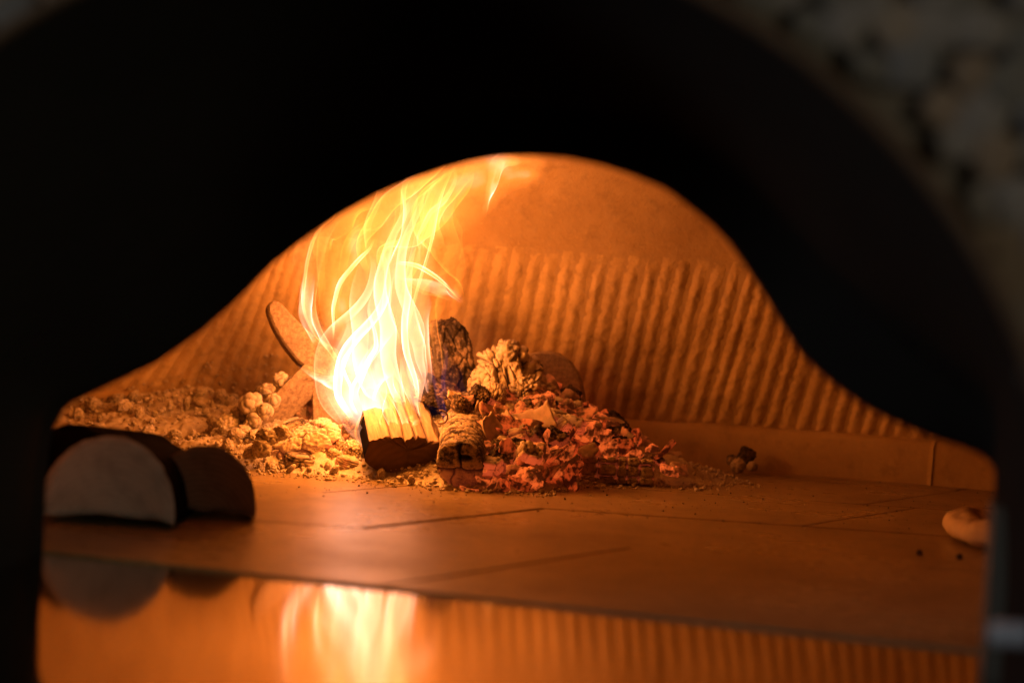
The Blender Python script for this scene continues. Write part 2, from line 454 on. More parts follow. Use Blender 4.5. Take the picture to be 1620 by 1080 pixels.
ss = np.linspace(0, _pl[-1], 420)
zz = np.r_[np.linspace(0.0, 0.31, 40), 0.31 + 0.25 * np.sin(np.linspace(0.04, math.pi / 2, 26))]
G = np.concatenate([wall(ss, np.full(len(ss), z)) for z in zz])
dome = mesh('dome', G, grid_faces(len(ss), len(zz)), M_DOME, oven)
lx = np.array([-0.8, -0.6, -0.42, -0.30, -0.1, 0.15, 0.3, 0.6, 0.8]); ld = np.array([0.20, 0.16, 0.06, 0.012, 0.03, 0.045, 0.068, 0.07, 0.05])
xr = -0.80; k = 0
NVR, NUR = 96, 11
while xr < 0.86:
    pitch = 0.0228 + rng.uniform(-0.0022, 0.0022)
    vz = np.linspace(0, 1, NVR); z0 = 0.064 + rng.uniform(-0.003, 0.004); z1 = 0.303 + rng.uniform(-0.004, 0.004)
    V = []
    sx0 = s_of_x(xr); dxl = np.interp(xr, lx, ld)
    hk = rng.random()
    wob = 0.0008 * fbm(np.stack([vz * 5, vz * 0 + k * 3.1, vz * 0], 1), 3, 3)
    for j, t in enumerate(vz):
        u = np.linspace(-1, 1, NUR); sc = sx0 + dxl * t ** 1.05 + wob[j]
        hw = pitch * 0.5 * (1.02 + 0.05 * vn(np.array([[t * 8, k * 1.7, 0.2]]), 4)[0])
        s = sc + u * hw; z = np.full(NUR, z0 + (z1 - z0) * t)
        endf = min(1, t / 0.03) * min(1, (1 - t) / (0.10 + 0.10 * hk))
        h = (0.5 + 0.5 * np.cos(u * math.pi)) * (0.0035 if xr > -0.2 else 0.0046) * (1 + 0.18 * vn(np.array([[t * 4, k * 2.3, 0.7]]), 6)[0]) * endf
        q = np.stack([s * 60, z * 60, np.full(NUR, k * 0.37)], 1)
        h = h + 0.0007 * fbm(q, 8, 4) * endf + 0.0020 * fbm(q * 3.6, 18, 4) * (0.4 + 0.6 * endf)
        h = np.maximum(h, -0.0015); h[0] = h[-1] = np.minimum(h[0], -0.001)
        V.append(wall(s, z, h))
    mesh('rib', np.concatenate(V), grid_faces(NUR, NVR), M_RIB, dome)
    xr += pitch * 1.02; k += 1
# ledge at the foot of the wall, in blocks
lb = [-1.2, -0.52, 0.06, 0.622, 0.9, 1.3]
for a, b in zip(lb[:-1], lb[1:]):
    s0, s1 = s_of_x(max(a, -0.98)), s_of_x(min(b, 0.98))
    sg = np.linspace(s0 + 0.0006, s1 - 0.0006, 70)
    prf = [(0.985, 0.0), (0.986, 0.03), (0.988, 0.055), (0.992, 0.0625), (1.004, 0.066), (1.03, 0.067), (1.03, 0.0)]
    V = []
    for kx, z in prf:
        p = plan(sg); q = np.stack([sg * 40, np.full(len(sg), z * 60), np.full(len(sg), a)], 1)
        kk = kx + 0.0022 * fbm(q, 12, 4) + 0.003 * fbm(q * 0.15, 14, 2)
        V.append(np.stack([cen[0] + (p[:, 0] - cen[0]) * kk, cen[1] + (p[:, 1] - cen[1]) * kk, z + 0.002 * fbm(q * 0.5, 3, 2) * (z > 0.01)], 1))
    n = len(sg); Fc = grid_faces(n, len(prf))
    Fc += [tuple(j * n for j in range(len(prf)))[::-1], tuple(j * n + n - 1 for j in range(len(prf)))]
    mesh('ledge_block', np.concatenate(V), Fc, M_LEDGE, oven)

INNER = [(68, 880), (72, 770), (80, 686), (105, 641), (180, 606), (250, 573), (320, 523), (380, 469), (430, 416), (480, 376), (540, 334), (600, 301),
         (650, 280), (700, 263), (745, 250), (790, 243), (845, 241), (900, 245), (950, 255), (1000, 270), (1060, 293), (1130, 346), (1165, 383),
         (1190, 421), (1215, 459), (1240, 501), (1275, 556), (1320, 603), (1360, 633), (1400, 656), (1440, 674), (1480, 691), (1530, 709), (1560, 723),
         (1574, 742), (1573, 800), (1566, 920), (1558, 1040)]
NA = 120
inn = resample([on_plane(x - 7 * min(1, max(0, (x - 960) / 120)) * (x < 1500), y + 6 * min(1, max(0, (x - 300) / 250)) * (y < 600), 0.0) for x, y in INNER], NA)
inn[:3, 2] = np.maximum(inn[:3, 2], -0.03); inn[0, 2] = inn[-1, 2] = -0.03
iu = np.stack([(inn - M0) @ MU, inn[:, 2]], 1)
outc = [on_plane(610 + 1080 * math.cos(a), 960 - 1080 * math.sin(a), 0.40) for a in np.linspace(math.pi, 0, NA)]
outc = np.array(outc); ou = np.stack([(outc - M0) @ MU, outc[:, 2]], 1)
ou[0, 1] = ou[-1, 1] = -0.03
def arc(uz, off): return np.stack([M0[0] + MU[0] * uz[:, 0] + MN[0] * off, M0[1] + MU[1] * uz[:, 0] + MN[1] * off, uz[:, 1]], 1)
def grow(uz, d):
    t = np.gradient(uz, axis=0); t /= np.linalg.norm(t, axis=1)[:, None]
    return uz + np.stack([-t[:, 1], t[:, 0]], 1) * d
# inside face of the front wall (plastered) with the mouth cut out of it
big = []
for (u, z) in iu:
    c = np.array([-0.35, 0.12]); d = np.array([u, z]) - c
    kx = 1e9
    if d[0] < 0: kx = min(kx, (-1.75 - c[0]) / d[0])
    if d[0] > 0: kx = min(kx, (1.05 - c[0]) / d[0])
    if d[1] > 0: kx = min(kx, (0.75 - c[1]) / d[1])
    if d[1] < 0: kx = min(kx, (-0.03 - c[1]) / d[1])
    big.append(c + d * kx)
big = np.array(big)
inw = grow(iu, 0.045)
mesh('front_wall', np.concatenate([arc(inw, -0.055), arc(big, -0.055)]), grid_faces(NA, 2), M_DOME, oven)
lip = [arc(inw, -0.055), arc(grow(iu, 0.028), -0.035), arc(grow(iu, 0.007), -0.010), arc(iu, 0.0), arc(grow(iu, 0.006), 0.012)]
hood = mesh('hood', np.concatenate(lip + [arc(iu * 0.62 + ou * 0.38, 0.03), arc(iu * 0.54 + ou * 0.46, 0.06), arc(iu * 0.3 + ou * 0.7, 0.2), arc(iu * 0.08 + ou * 0.92, 0.36), arc(ou, 0.40)]),
            grid_faces(NA, 10), M_HOOD, oven)
rp = [arc(ou, 0.40), arc(grow(ou, 0.001), 0.404), arc(grow(ou, 0.005), 0.405), arc(grow(ou, 0.007), 0.402), arc(grow(ou, 0.007), 0.36)]
mesh('arch_rim', np.concatenate(rp), grid_faces(NA, 5), M_RIM, hood)
# roof and back of the hood above, so that no room light falls behind the wall
def box(name, lo, hi, m, parent=None, bev=0.003, rot=None, at=None):
    bm = bmesh.new(); bmesh.ops.create_cube(bm, size=1)
    lo = np.array(lo); hi = np.array(hi); c = (lo + hi) / 2; s = hi - lo
    for v in bm.verts: v.co = Vector((v.co.x * s[0], v.co.y * s[1], v.co.z * s[2]))
    bmesh.ops.bevel(bm, geom=list(bm.edges), offset=bev, segments=2, affect='EDGES')
    me = bpy.data.meshes.new(name); bm.to_mesh(me); bm.free(); me.materials.append(m)
    o = bpy.data.objects.new(name, me); COL.objects.link(o)
    if at is not None: o.matrix_world = at @ Matrix.Translation(Vector(c))
    else: o.location = c
    if parent is not None:
        mw = o.matrix_world.copy() if at is None else at @ Matrix.Translation(Vector(c))
        o.parent = parent; o.matrix_local = Matrix.Translation(-parent.location) @ mw
    return o
MF = Matrix(((MU[0], MN[0], 0, M0[0]), (MU[1], MN[1], 0, M0[1]), (0, 0, 1, 0), (0, 0, 0, 1)))   # mouth axes: x along, y towards the room, z up
# grey block added as the lit patch on the hood's right side wall
box('lit_patch_block', (-0.006, 0.016, -0.02), (0.045, 0.09, 0.118), M_LITPATCH, oven, 0.006, at=MF)

# ------------------------------------------------------------------ stone wall round the hood
sw = empty('stone_wall', mouthpt(0, 0.40, 0)); tag(sw, 'dark grey and brown stone mosaic wall around the black arch', 'wall')
ring = np.array([(-1.0, -0.03)] + [(-1.0 + 2.2 * t, 0.95) for t in np.linspace(0, 1, NA - 2)] + [(1.2, -0.03)])
ang = np.linspace(math.pi, 0, NA); cc = np.array([np.mean(ou[:, 0]), 0.05])
ring = []
for a in ang:
    d = np.array([math.cos(a), math.sin(a)]); kx = 1e9
    kx = min(kx, 0.95 / abs(d[0]) if abs(d[0]) > 1e-6 else 1e9, 0.85 / d[1] if d[1] > 1e-6 else 1e9)
    ring.append(cc + d * kx)
ring = np.array(ring); ring[0, 1] = ring[-1, 1] = -0.03
gw = grow(ou, 0.006)
back = mesh('mortar_face', np.concatenate([arc(gw, 0.38), arc(ring, 0.38)]), grid_faces(NA, 2), M_MORTAR, sw, loc=np.array(sw.location))
ocen = np.array([np.mean(ou[[0, -1], 0]), np.mean(ou[[0, -1], 1])]); 
def inside_arch(u, z):
    d = np.hypot(gw[:, 0] - u, gw[:, 1] - z); j = d.argmin()
    t = gw[min(j + 1, NA - 1)] - gw[max(j - 1, 0)]; nrm = np.array([-t[1], t[0]]); nrm /= np.linalg.norm(nrm)
    return float(np.dot(np.array([u, z]) - gw[j], nrm))
stone_v, stone_f = rbox(5, 5.0)
sp = 0.021
for ix in range(-70, 75):
    for iz in range(0, 40):
        if len(sw.children) > 298: break
        u = ix * sp + (0.5 * sp if iz % 2 else 0) + rng.uniform(-0.006, 0.006); z = 0.10 + iz * sp * 0.92 + rng.uniform(-0.005, 0.005)
        dd = inside_arch(u, z)
        if dd < 0.006: continue
        P = mouthpt(u, 0.385, z); v = P - CAMP; dz = v @ Fv
        px = 810 + FPX * (v @ Rv) / dz; py = 540 - FPX * (v @ Uv) / dz
        if not (-60 < px < 1690 and -60 < py < 1090): continue
        sv = stone_v * np.array([sp * 0.53, 0.003, sp * 0.50]) * np.array([rng.uniform(.75, 1.25), rng.uniform(.7, 1.6), rng.uniform(.75, 1.25)])
        a = rng.uniform(-0.7, 0.7); sv = sv @ rotm(0, a, 0).T
        sv = sv + 0.0012 * np.stack([vn(sv * 120 + ix, iz + k) for k in range(3)], 1)
        wv = sv[:, :1] * MU + sv[:, 1:2] * MN + sv[:, 2:] * np.array([0, 0, 1]) + P
        mi = rng.choice(5, p=[.34, .24, .16, .16, .10])
        mesh('stone', wv, stone_f, M_STONES[mi], sw, loc=P)

# ------------------------------------------------------------------ counter
ct = empty('steel_counter', mouthpt(-0.35, 0.3, -0.004)); tag(ct, 'polished steel counter in front of the oven mouth mirroring the flames', 'counter')
box('counter_top', (-1.1, -0.0002, -0.034), (0.30, 0.80, -0.0018), M_COUNTER, ct, 0.0006, at=MF)
ra, rb_ = W(1568, 1001, 0.90), W(1760, 1012, 0.86)
def tube(name, pts, rad, m, parent=None, n=16, loc=None, caps=True):
    pts = np.asarray(pts, float); rad = np.broadcast_to(rad, (len(pts),)); V = []
    for i, p in enumerate(pts):
        ax = pts[min(i + 1, len(pts) - 1)] - pts[max(i - 1, 0)]; fr = frame(ax)
        for a in np.linspace(0, 2 * math.pi, n, endpoint=False): V.append(p + rad[i] * (math.cos(a) * fr[:, 0] + math.sin(a) * fr[:, 1]))
    Fc = grid_faces(n, len(pts), True) + [tuple(range(n))[::-1], tuple(range(len(V) - n, len(V)))]
    return mesh(name, V, Fc, m, parent, loc)
rd = (rb_ - ra)
tube('rail', [ra, ra + rd * 0.012, ra + rd * 0.03, rb_], [0.004, 0.0065, 0.0075, 0.0075], M_RAIL, ct, loc=ra)
pb = W(1600, 1042, 0.90)
box('rail_bracket', (pb[0] - 0.012, pb[1] - 0.01, -0.0038), (pb[0] + 0.07, pb[1] + 0.02, ra[2] - 0.009), M_SLOT, ct, 0.002)

# ------------------------------------------------------------------ split logs waiting in the mouth
def half_log(name, base, axis, length, r, h, mats, label, tilt=0.0, taper=0.75, seed=0, drop=0.0):
    t = empty(name, base); tag(t, label, 'firewood log')
    fr = frame(axis); n = 44; nl = 26; V = []
    for j in range(nl):
        s = j / (nl - 1); k = 1 - (1 - taper) * s
        th = np.linspace(math.pi, 0, n)
        x = np.cos(th) * r * k; y = np.sin(th) ** 0.85 * h * k
        q = np.stack([np.cos(th) * 3, np.sin(th) * 3, np.full(n, s * 4)], 1)
        d = 1 + 0.025 * fbm(q, seed, 4) + 0.015 * fbm(q * 4, seed + 5, 3)
        x, y = x * d, y * d
        xb = np.linspace(r * k, -r * k, 14)[1:-1]; yb = 0.004 * (fbm(np.stack([xb * 60, xb * 0, xb * 0 + s * 3], 1), seed + 9, 3)) + 0.003
        X = np.r_[x, xb]; Y = np.r_[y, yb]
        P = np.asarray(base) + fr[:, 0] * X[:, None] + np.array([0, 0, 1]) * (Y[:, None]) + fr[:, 2] * (s * length)
        V.append(P)
    m = n + 12; V = np.concatenate(V)
    mesh('bark', V, grid_faces(m, nl, True) + [tuple(range(m * (nl - 1), m * nl))[::-1]], mats[0], t, loc=base)
    # end grain, slightly domed, with a rim
    E = []; ringp = V[:m]; c = ringp.mean(0)
    for kk in (1.0, 0.985, 0.8, 0.5, 0.2):
        q = c + (ringp - c) * kk - fr[:, 2] * (0.0 if kk == 1.0 else 0.003 + 0.0015 * fbm((ringp - c) * kk * 60, seed, 3)[:, None]); E.append(q)
    E.append(np.array([c - fr[:, 2] * 0.003]))
    loc = np.asarray(base)
    Ev = np.concatenate(E); Lv = (Ev - loc) @ fr
    Fc = grid_faces(m, 5, True) + [(4 * m + i, 4 * m + (i + 1) % m, 5 * m) for i in range(m)]
    o = mesh('end_face', Lv, Fc, mats[1], t); o.matrix_local = Matrix(fr.tolist()).to_4x4()
    return t
b1 = FL(168, 833) + np.array([0, 0, 0.006]); b2 = FL(318, 822) + np.array([0, 0, 0.005])
half_log('split_log', b1, (0.02, 0.99, -0.04), 0.18, 0.0625, 0.078, (M_BARK, M_ENDL), 'half round split log with pale grey cut end, leftmost at the oven mouth', taper=0.84, seed=3)
half_log('split_log', b2, (-0.05, 0.99, -0.04), 0.13, 0.052, 0.068, (M_BARK, M_ENDSHADE), 'half round split log with cut end toned dark for shade, right behind the pale ended log', taper=0.7, seed=8)

half_log('split_log', FL(112, 815) + np.array([0, 0, 0.002]), (0.3, 0.95, 0), 0.14, 0.062, 0.086, (M_BARK, M_BARK), 'black bark covered log behind the left of the pale ended log', taper=0.8, seed=12)

# ------------------------------------------------------------------ pizza
pc = np.array([0.622, 1.690, 0.0015]); pz = empty('pizza', pc); tag(pz, 'pizza with puffed pale crust baking at the right edge of the oven mouth', 'pizza')
nu, nv = 96, 28; V = []; top = []
for i in range(nu):
    a = 2 * math.pi * i / nu
    q = np.array([[math.cos(a) * 4, math.sin(a) * 4, 0.0]])
    R1 = 0.122 + 0.003 * vn(q, 2)[0]; rr = 0.0165 * (1 + 0.16 * vn(q * 1.3, 5)[0])
    for j in range(nv):
        b = 2 * math.pi * j / nv
        x = math.cos(b) * rr * 1.15; z = math.sin(b) * rr * (0.95 if math.sin(b) > 0 else 0.75) + 0.0125
        V.append(pc + np.array([(R1 + x) * math.cos(a), (R1 + x) * math.sin(a), z])); top.append(float(sstep(0.25, 0.9, math.sin(b) - 0.25 * math.cos(b))))
V = np.array(V); V = V + vnormals(V, grid_faces(nv, nu, False))* 0 ; V[:, 2] += 0.0025 * fbm(V * 70, 4, 3); V[:, 2] = np.maximum(V[:, 2], 0.0018)
Fc = [(i * nv + j, ((i + 1) % nu) * nv + j, ((i + 1) % nu) * nv + (j + 1) % nv, i * nv + (j + 1) % nv) for i in range(nu) for j in range(nv)]
mesh('crust', V, Fc, M_DOUGH, pz, loc=pc, attr={'top': top})
V = [(0, 0, 0.010)]; 
for r_ in np.linspace(0.02, 0.115, 8):
    for i in range(48):
        a = 2 * math.pi * i / 48; V.append((r_ * math.cos(a), r_ * math.sin(a), 0.010 + 0.003 * vn(np.array([[r_ * 60 * math.cos(a), r_ * 60 * math.sin(a), 0]]), 3)[0]))
Fc = [(0, 1 + i, 1 + (i + 1) % 48) for i in range(48)] + [(1 + k * 48 + i, 1 + (k + 1) * 48 + i, 1 + (k + 1) * 48 + (i + 1) % 48, 1 + k * 48 + (i + 1) % 48) for k in range(7) for i in range(48)]
o = mesh('topping', V, Fc, M_TOP, pz, rel=True)

# ------------------------------------------------------------------ ash bed
def bed(x, y):
    x = np.asarray(x, float); y = np.asarray(y, float)
    h = np.zeros_like(x)
    def cone(cx, cy, rx, ry, hh, p=1.3):
        d = np.sqrt(((x - cx) / rx) ** 2 + ((y - cy) / ry) ** 2); return hh * np.clip(1 - d, 0, 1) ** p
    h = np.maximum(h, cone(-0.01, 2.20, 0.30, 0.34, 0.135, 1.15))
    h = np.maximum(h, cone(-0.10, 2.14, 0.24, 0.22, 0.05, 0.9))
    h = np.maximum(h, cone(-0.28, 2.12, 0.24, 0.21, 0.055, 0.9))
    h = np.maximum(h, cone(-0.45, 2.27, 0.32, 0.22, 0.080, 0.9))
    h = np.maximum(h, cone(0.14, 2.14, 0.20, 0.16, 0.045, 0.9))
    h = np.maximum(h, cone(-0.66, 2.25, 0.28, 0.16, 0.068, 0.9))
    h = h * sstep(0.0, 0.07, y - np.interp(x, [-0.9, -0.5, -0.33, -0.2, -0.04, 0.05, 0.10, 0.18, 0.26, 0.4], [2.05, 1.99, 1.95, 1.935, 1.875, 1.90, 2.01, 2.045, 2.06, 2.2]))
    return h
gx, gy = np.meshgrid(np.linspace(-0.95, 0.40, 520), np.linspace(1.82, 2.40, 230)); gx, gy = gx.ravel(), gy.ravel()
bz = bed(gx, gy); q = np.stack([gx * 22, gy * 22, gx * 0], 1)
bz2 = bz + (0.010 * fbm(q, 3, 4) + 0.003 * (0.5 - worley(q * 6, 6)[0]) + 0.004 * fbm(q * 10, 8, 3)) * sstep(0.0, 0.015, bz) - 0.004 * (bz < 0.001)
o = mesh('ash_bed', np.stack([gx, gy, bz2 - 0.001], 1), grid_faces(520, 230), M_ASH, attr={'crack': sstep(-0.07, -0.03, gx) * sstep(0.006, 0.02, bz) * sstep(0.21, 0.14, gx) * 1.1, 'ember': 0.7 * sstep(-0.05, -0.02, gx) * sstep(0.008, 0.02, bz) * sstep(0.15, 0.08, gx)}); tag(o, 'grey ash heaped under the burning logs', 'ash', kind='stuff')

# ------------------------------------------------------------------ lumps, chunks, chips
def lump(name, c, r, seed, m, label, cat, group=None, det=4, cells=1.6, depth=0.22, squash=(1, 1, 1), fine=0.05, parent=None):
    v, f = ico(det)
    q = v * cells + seed * 7.13
    f1, f2, _ = worley(q + 0.25 * np.stack([vn(q * 1.5, seed + k) for k in range(3)], 1), seed)
    e = f2 - f1; cr = 1 - sstep(0.0, 0.16, e)
    d = 1 + 0.16 * fbm(q * 0.8, seed, 3) - depth * (1 - sstep(0.0, 0.35, e)) + fine * fbm(v * 9 + seed, seed + 3, 4)
    p = v * d[:, None] * r * np.array(squash)
    p = p @ rotm(*(rng.uniform(-3, 3, 3))).T
    o = mesh(name, p + np.asarray(c), f, m, parent, loc=np.asarray(c), attr={'crack': cr * 0.8})
    if parent is None: tag(o, label, cat, group)
    return o
def chunk(name, c, size, rot, seed, m, label, cat, e=5, n=34, cell=(3, 3, 3), crack=0.10, rough=0.06, group=None, ember=None, ridge=None, det_warp=0.35, parent=None, width=0.10):
    v, f = rbox(n, e); size = np.asarray(size) / 2
    q = v * np.array(cell) + seed * 3.77
    q = q + det_warp * np.stack([vn(q * 0.8, seed + k) for k in range(3)], 1)
    f1, f2, cid = worley(q, seed); ed = f2 - f1
    cr = 1 - sstep(0.0, width, ed)
    nrm = vnormals(v * size, f)
    s0 = size.min()
    big = 0.16 * fbm(v * 1.4 + seed, seed + 2, 3) * s0
    d = big - crack * 2 * s0 * (1 - sstep(0.0, width * 2.2, ed)) + (cid - 0.5) * rough * 2 * s0 + rough * s0 * fbm(v * size / s0 * 5 + seed, seed + 4, 4)
    if ridge:
        ax, fr_, am = ridge; d = d + am * s0 * np.abs(np.sin(v[:, ax] * fr_ + 1.2 * vn(v * 2 + seed, seed))) * 1.0
    p = v * size + nrm * d[:, None]
    R = rotm(*rot); p = p @ R.T; nw = nrm @ R.T
    em = cr * 0.0
    if ember is not None:
        em = np.clip(ember(v, nw) * (0.35 + 0.65 * (1 - cr)) , 0, 1)
    o = mesh(name, p + np.asarray(c), f, m, parent, loc=np.asarray(c), attr={'crack': cr, 'ember': em})
    if parent is None: tag(o, label, cat, group)
    return o
def chip_mesh(L, Wd, T, bend, seed, twist=0.0, nx=16, ny=10):
    u = np.linspace(-1, 1, nx); v = np.linspace(-1, 1, ny); uu, vv = np.meshgrid(u, v); uu, vv = uu.ravel(), vv.ravel()
    wl = 1 - 0.35 * np.abs(uu) ** 2.5 * (0.5 + 0.5 * math.sin(seed * 2.1)) + 0.14 * vn(np.stack([uu * 3, vv * 0 + seed, vv * 0], 1), seed)
    X = uu * L / 2 * (1 + 0.10 * vn(np.stack([vv * 2.5, uu * 0 + seed * 1.3, uu * 0], 1), seed + 1)); Y = vv * Wd / 2 * wl
    if abs(bend) > 0.01:
        Rr = (L / 2) / bend; a = X / Rr; Xb = np.sin(a) * Rr; Z = (1 - np.cos(a)) * Rr
    else: Xb, Z = X, X * 0
    Z = Z + 0.25 * Y * Y / (Wd / 2) * math.sin(seed * 1.7) + 0.0016 * fbm(np.stack([X * 90, Y * 90, X * 0 + seed], 1), seed, 3)
    tw = twist * uu; Yt = Y * np.cos(tw); Zt = Z + Y * np.sin(tw)
    thick = T * (1 - 0.5 * np.maximum(np.abs(uu), np.abs(vv)) ** 4)
    top = np.stack([Xb, Yt, Zt + thick / 2], 1); bot = np.stack([Xb, Yt, Zt - thick / 2], 1)
    n = nx * ny; f = grid_faces(nx, ny); f2 = [tuple(n + i for i in q[::-1]) for q in f]
    bd = [i for i in range(nx)] + [(j + 1) * nx - 1 for j in range(1, ny)] + [ny * nx - 1 - i for i in range(1, nx)] + [(ny - 1 - j) * nx for j in range(1, ny - 1)]
    sd = [(bd[(i + 1) % len(bd)], bd[i], n + bd[i], n + bd[(i + 1) % len(bd)]) for i in range(len(bd))]
    return np.concatenate([top, bot]), f + f2 + sd
def chip(c, L, Wd, T, bend, rot, seed, m, label, group=None, name='ember_chip', cat='ember', twist=0.0):
    v, f = chip_mesh(L, Wd, T, bend, seed, twist)
    v = v @ rotm(*rot).T
    o = mesh(name, v + np.asarray(c), f, m, None, loc=np.asarray(c), attr={'crack': np.zeros(len(v))})
    tag(o, label, cat, group); return o
def pxm(n, Y): return n * Y / FPX

# --- iron log holder (its left prong, stem and brace; the rounded right prong at the back)
ir = empty('iron_log_holder', W(515, 690, 2.14)); tag(ir, 'ash dusted iron log holder with curved prong and slanting brace, left of the flames', 'log holder')
def slab(name, outline, Y, ext, parent, bev=0.004, m=None):
    bm = bmesh.new(); P = [W(x, y, Y) for x, y in outline]
    vs = [bm.verts.new(p) for p in P]; fc = bm.faces.new(vs)
    r = bmesh.ops.extrude_face_region(bm, geom=[fc]); bmesh.ops.translate(bm, verts=[g for g in r['geom'] if isinstance(g, bmesh.types.BMVert)], vec=ext)
    bmesh.ops.recalc_face_normals(bm, faces=bm.faces)
    bmesh.ops.bevel(bm, geom=list(bm.edges), offset=bev * 0.7, segments=1, affect='EDGES', clamp_overlap=True)
    c = np.mean(P, 0)
    for v in bm.verts: v.co -= Vector(c)
    me = bpy.data.meshes.new(name); bm.to_mesh(me); bm.free(); me.materials.append(m or M_IRON)
    o = bpy.data.objects.new(name, me); COL.objects.link(o); o.parent = parent; o.location = Vector(c) - parent.location
    return o
slab('prong', [(424, 492), (424, 481), (430, 475), (438, 475), (447, 481), (458, 493), (472, 508), (490, 525), (510, 538), (535, 552), (545, 600), (500, 604), (491, 588), (470, 570), (450, 545), (434, 518)], 2.12, (-0.008, 0.028, -0.005), ir, 0.004)
slab('stem', [(491, 590), (545, 595), (548, 720), (494, 720)], 2.125, (0.016, 0.03, 0), ir, 0.004)
slab('brace', [(480, 575), (497, 586), (491, 594), (472, 602), (440, 632), (412, 660), (386, 686), (366, 708), (354, 712), (352, 700), (380, 676), (410, 645), (440, 615)], 2.10, (0.034, 0.032, -0.006), ir, 0.003)
slab('rear_prong', [(800, 660), (806, 600), (826, 562), (850, 553), (880, 553), (903, 566), (920, 592), (928, 630), (930, 670)], 2.22, (0.0, 0.03, -0.012), ir, 0.008)
slab('cross_bar', [(530, 640), (530, 665), (830, 665), (830, 640)], 2.26, (0, 0.03, 0), ir, 0.004)

# --- popcorn like ash lumps above the brace
LUMPS = [(444, 600, 13, 2.11), (465, 603, 9, 2.12), (424, 617, 13, 2.11), (432, 634, 13, 2.10), (411, 620, 10, 2.13), (396, 640, 21, 2.09), (378, 655, 15, 2.10), (420, 650, 13, 2.08), (402, 664, 14, 2.08),
         (362, 672, 19, 2.09), (348, 692, 17, 2.08), (372, 693, 15, 2.05), (386, 682, 13, 2.06), (424, 690, 19, 1.97), (446, 684, 14, 1.97), (414, 708, 16, 1.96), (395, 716, 12, 1.97), (335, 684, 11, 2.11), (318, 690, 10, 2.11), (330, 700, 12, 2.06), (360, 706, 11, 2.01)]
for i, (x, y, r, Y) in enumerate(LUMPS):
    big_ = r >= 17
    lab = {5: 'largest round white ash lump with folded skin above the iron brace', 0: 'round white ash lump at the top of the row above the iron brace',
           1: 'small ash lump half hidden right of the topmost lump above the brace', 2: 'second round ash lump from the top of the row above the brace', 7: 'round ash lump low behind the iron brace, under the row', 13: 'crusty ash lump just right of the foot of the iron brace', 9: 'wide ash lump at the lower left end of the iron brace'}.get(i)
    lump('ash_lump', W(x, y, Y), pxm(r, Y) * 1.08, 20 + i, M_ASH, lab or 'white popcorn like ash lump in the heap beside the iron brace', 'ash lump', None if lab else 'ash lumps around the iron brace', 4, 0.95 if i < 9 else 1.8, 0.13, (1, 0.95, 0.92 if i < 9 else 0.7), 0.02 if i < 9 else 0.22)
# ash crumbs on the slope at the left
for i in range(70):
    x = rng.uniform(-0.60, -0.27); y = rng.uniform(2.03, 2.25)
    z = float(bed(np.array([x]), np.array([y]))[0])
    if z < 0.012 or (x > -0.36 and y > 2.1): continue
    r = 0.004 + 0.008 * rng.random() ** 1.8
    lump('ash_lump', np.array([x, y, z + r * 0.35]), r, 60 + i, M_ASH if rng.random() < .75 else M_ASHG, 'small pale ash lump on the ash slope below the left wall', 'ash lump', 'small ash lumps by the left wall', 4, 1.6, 0.08, (1.3, 1.1, .6), .30)

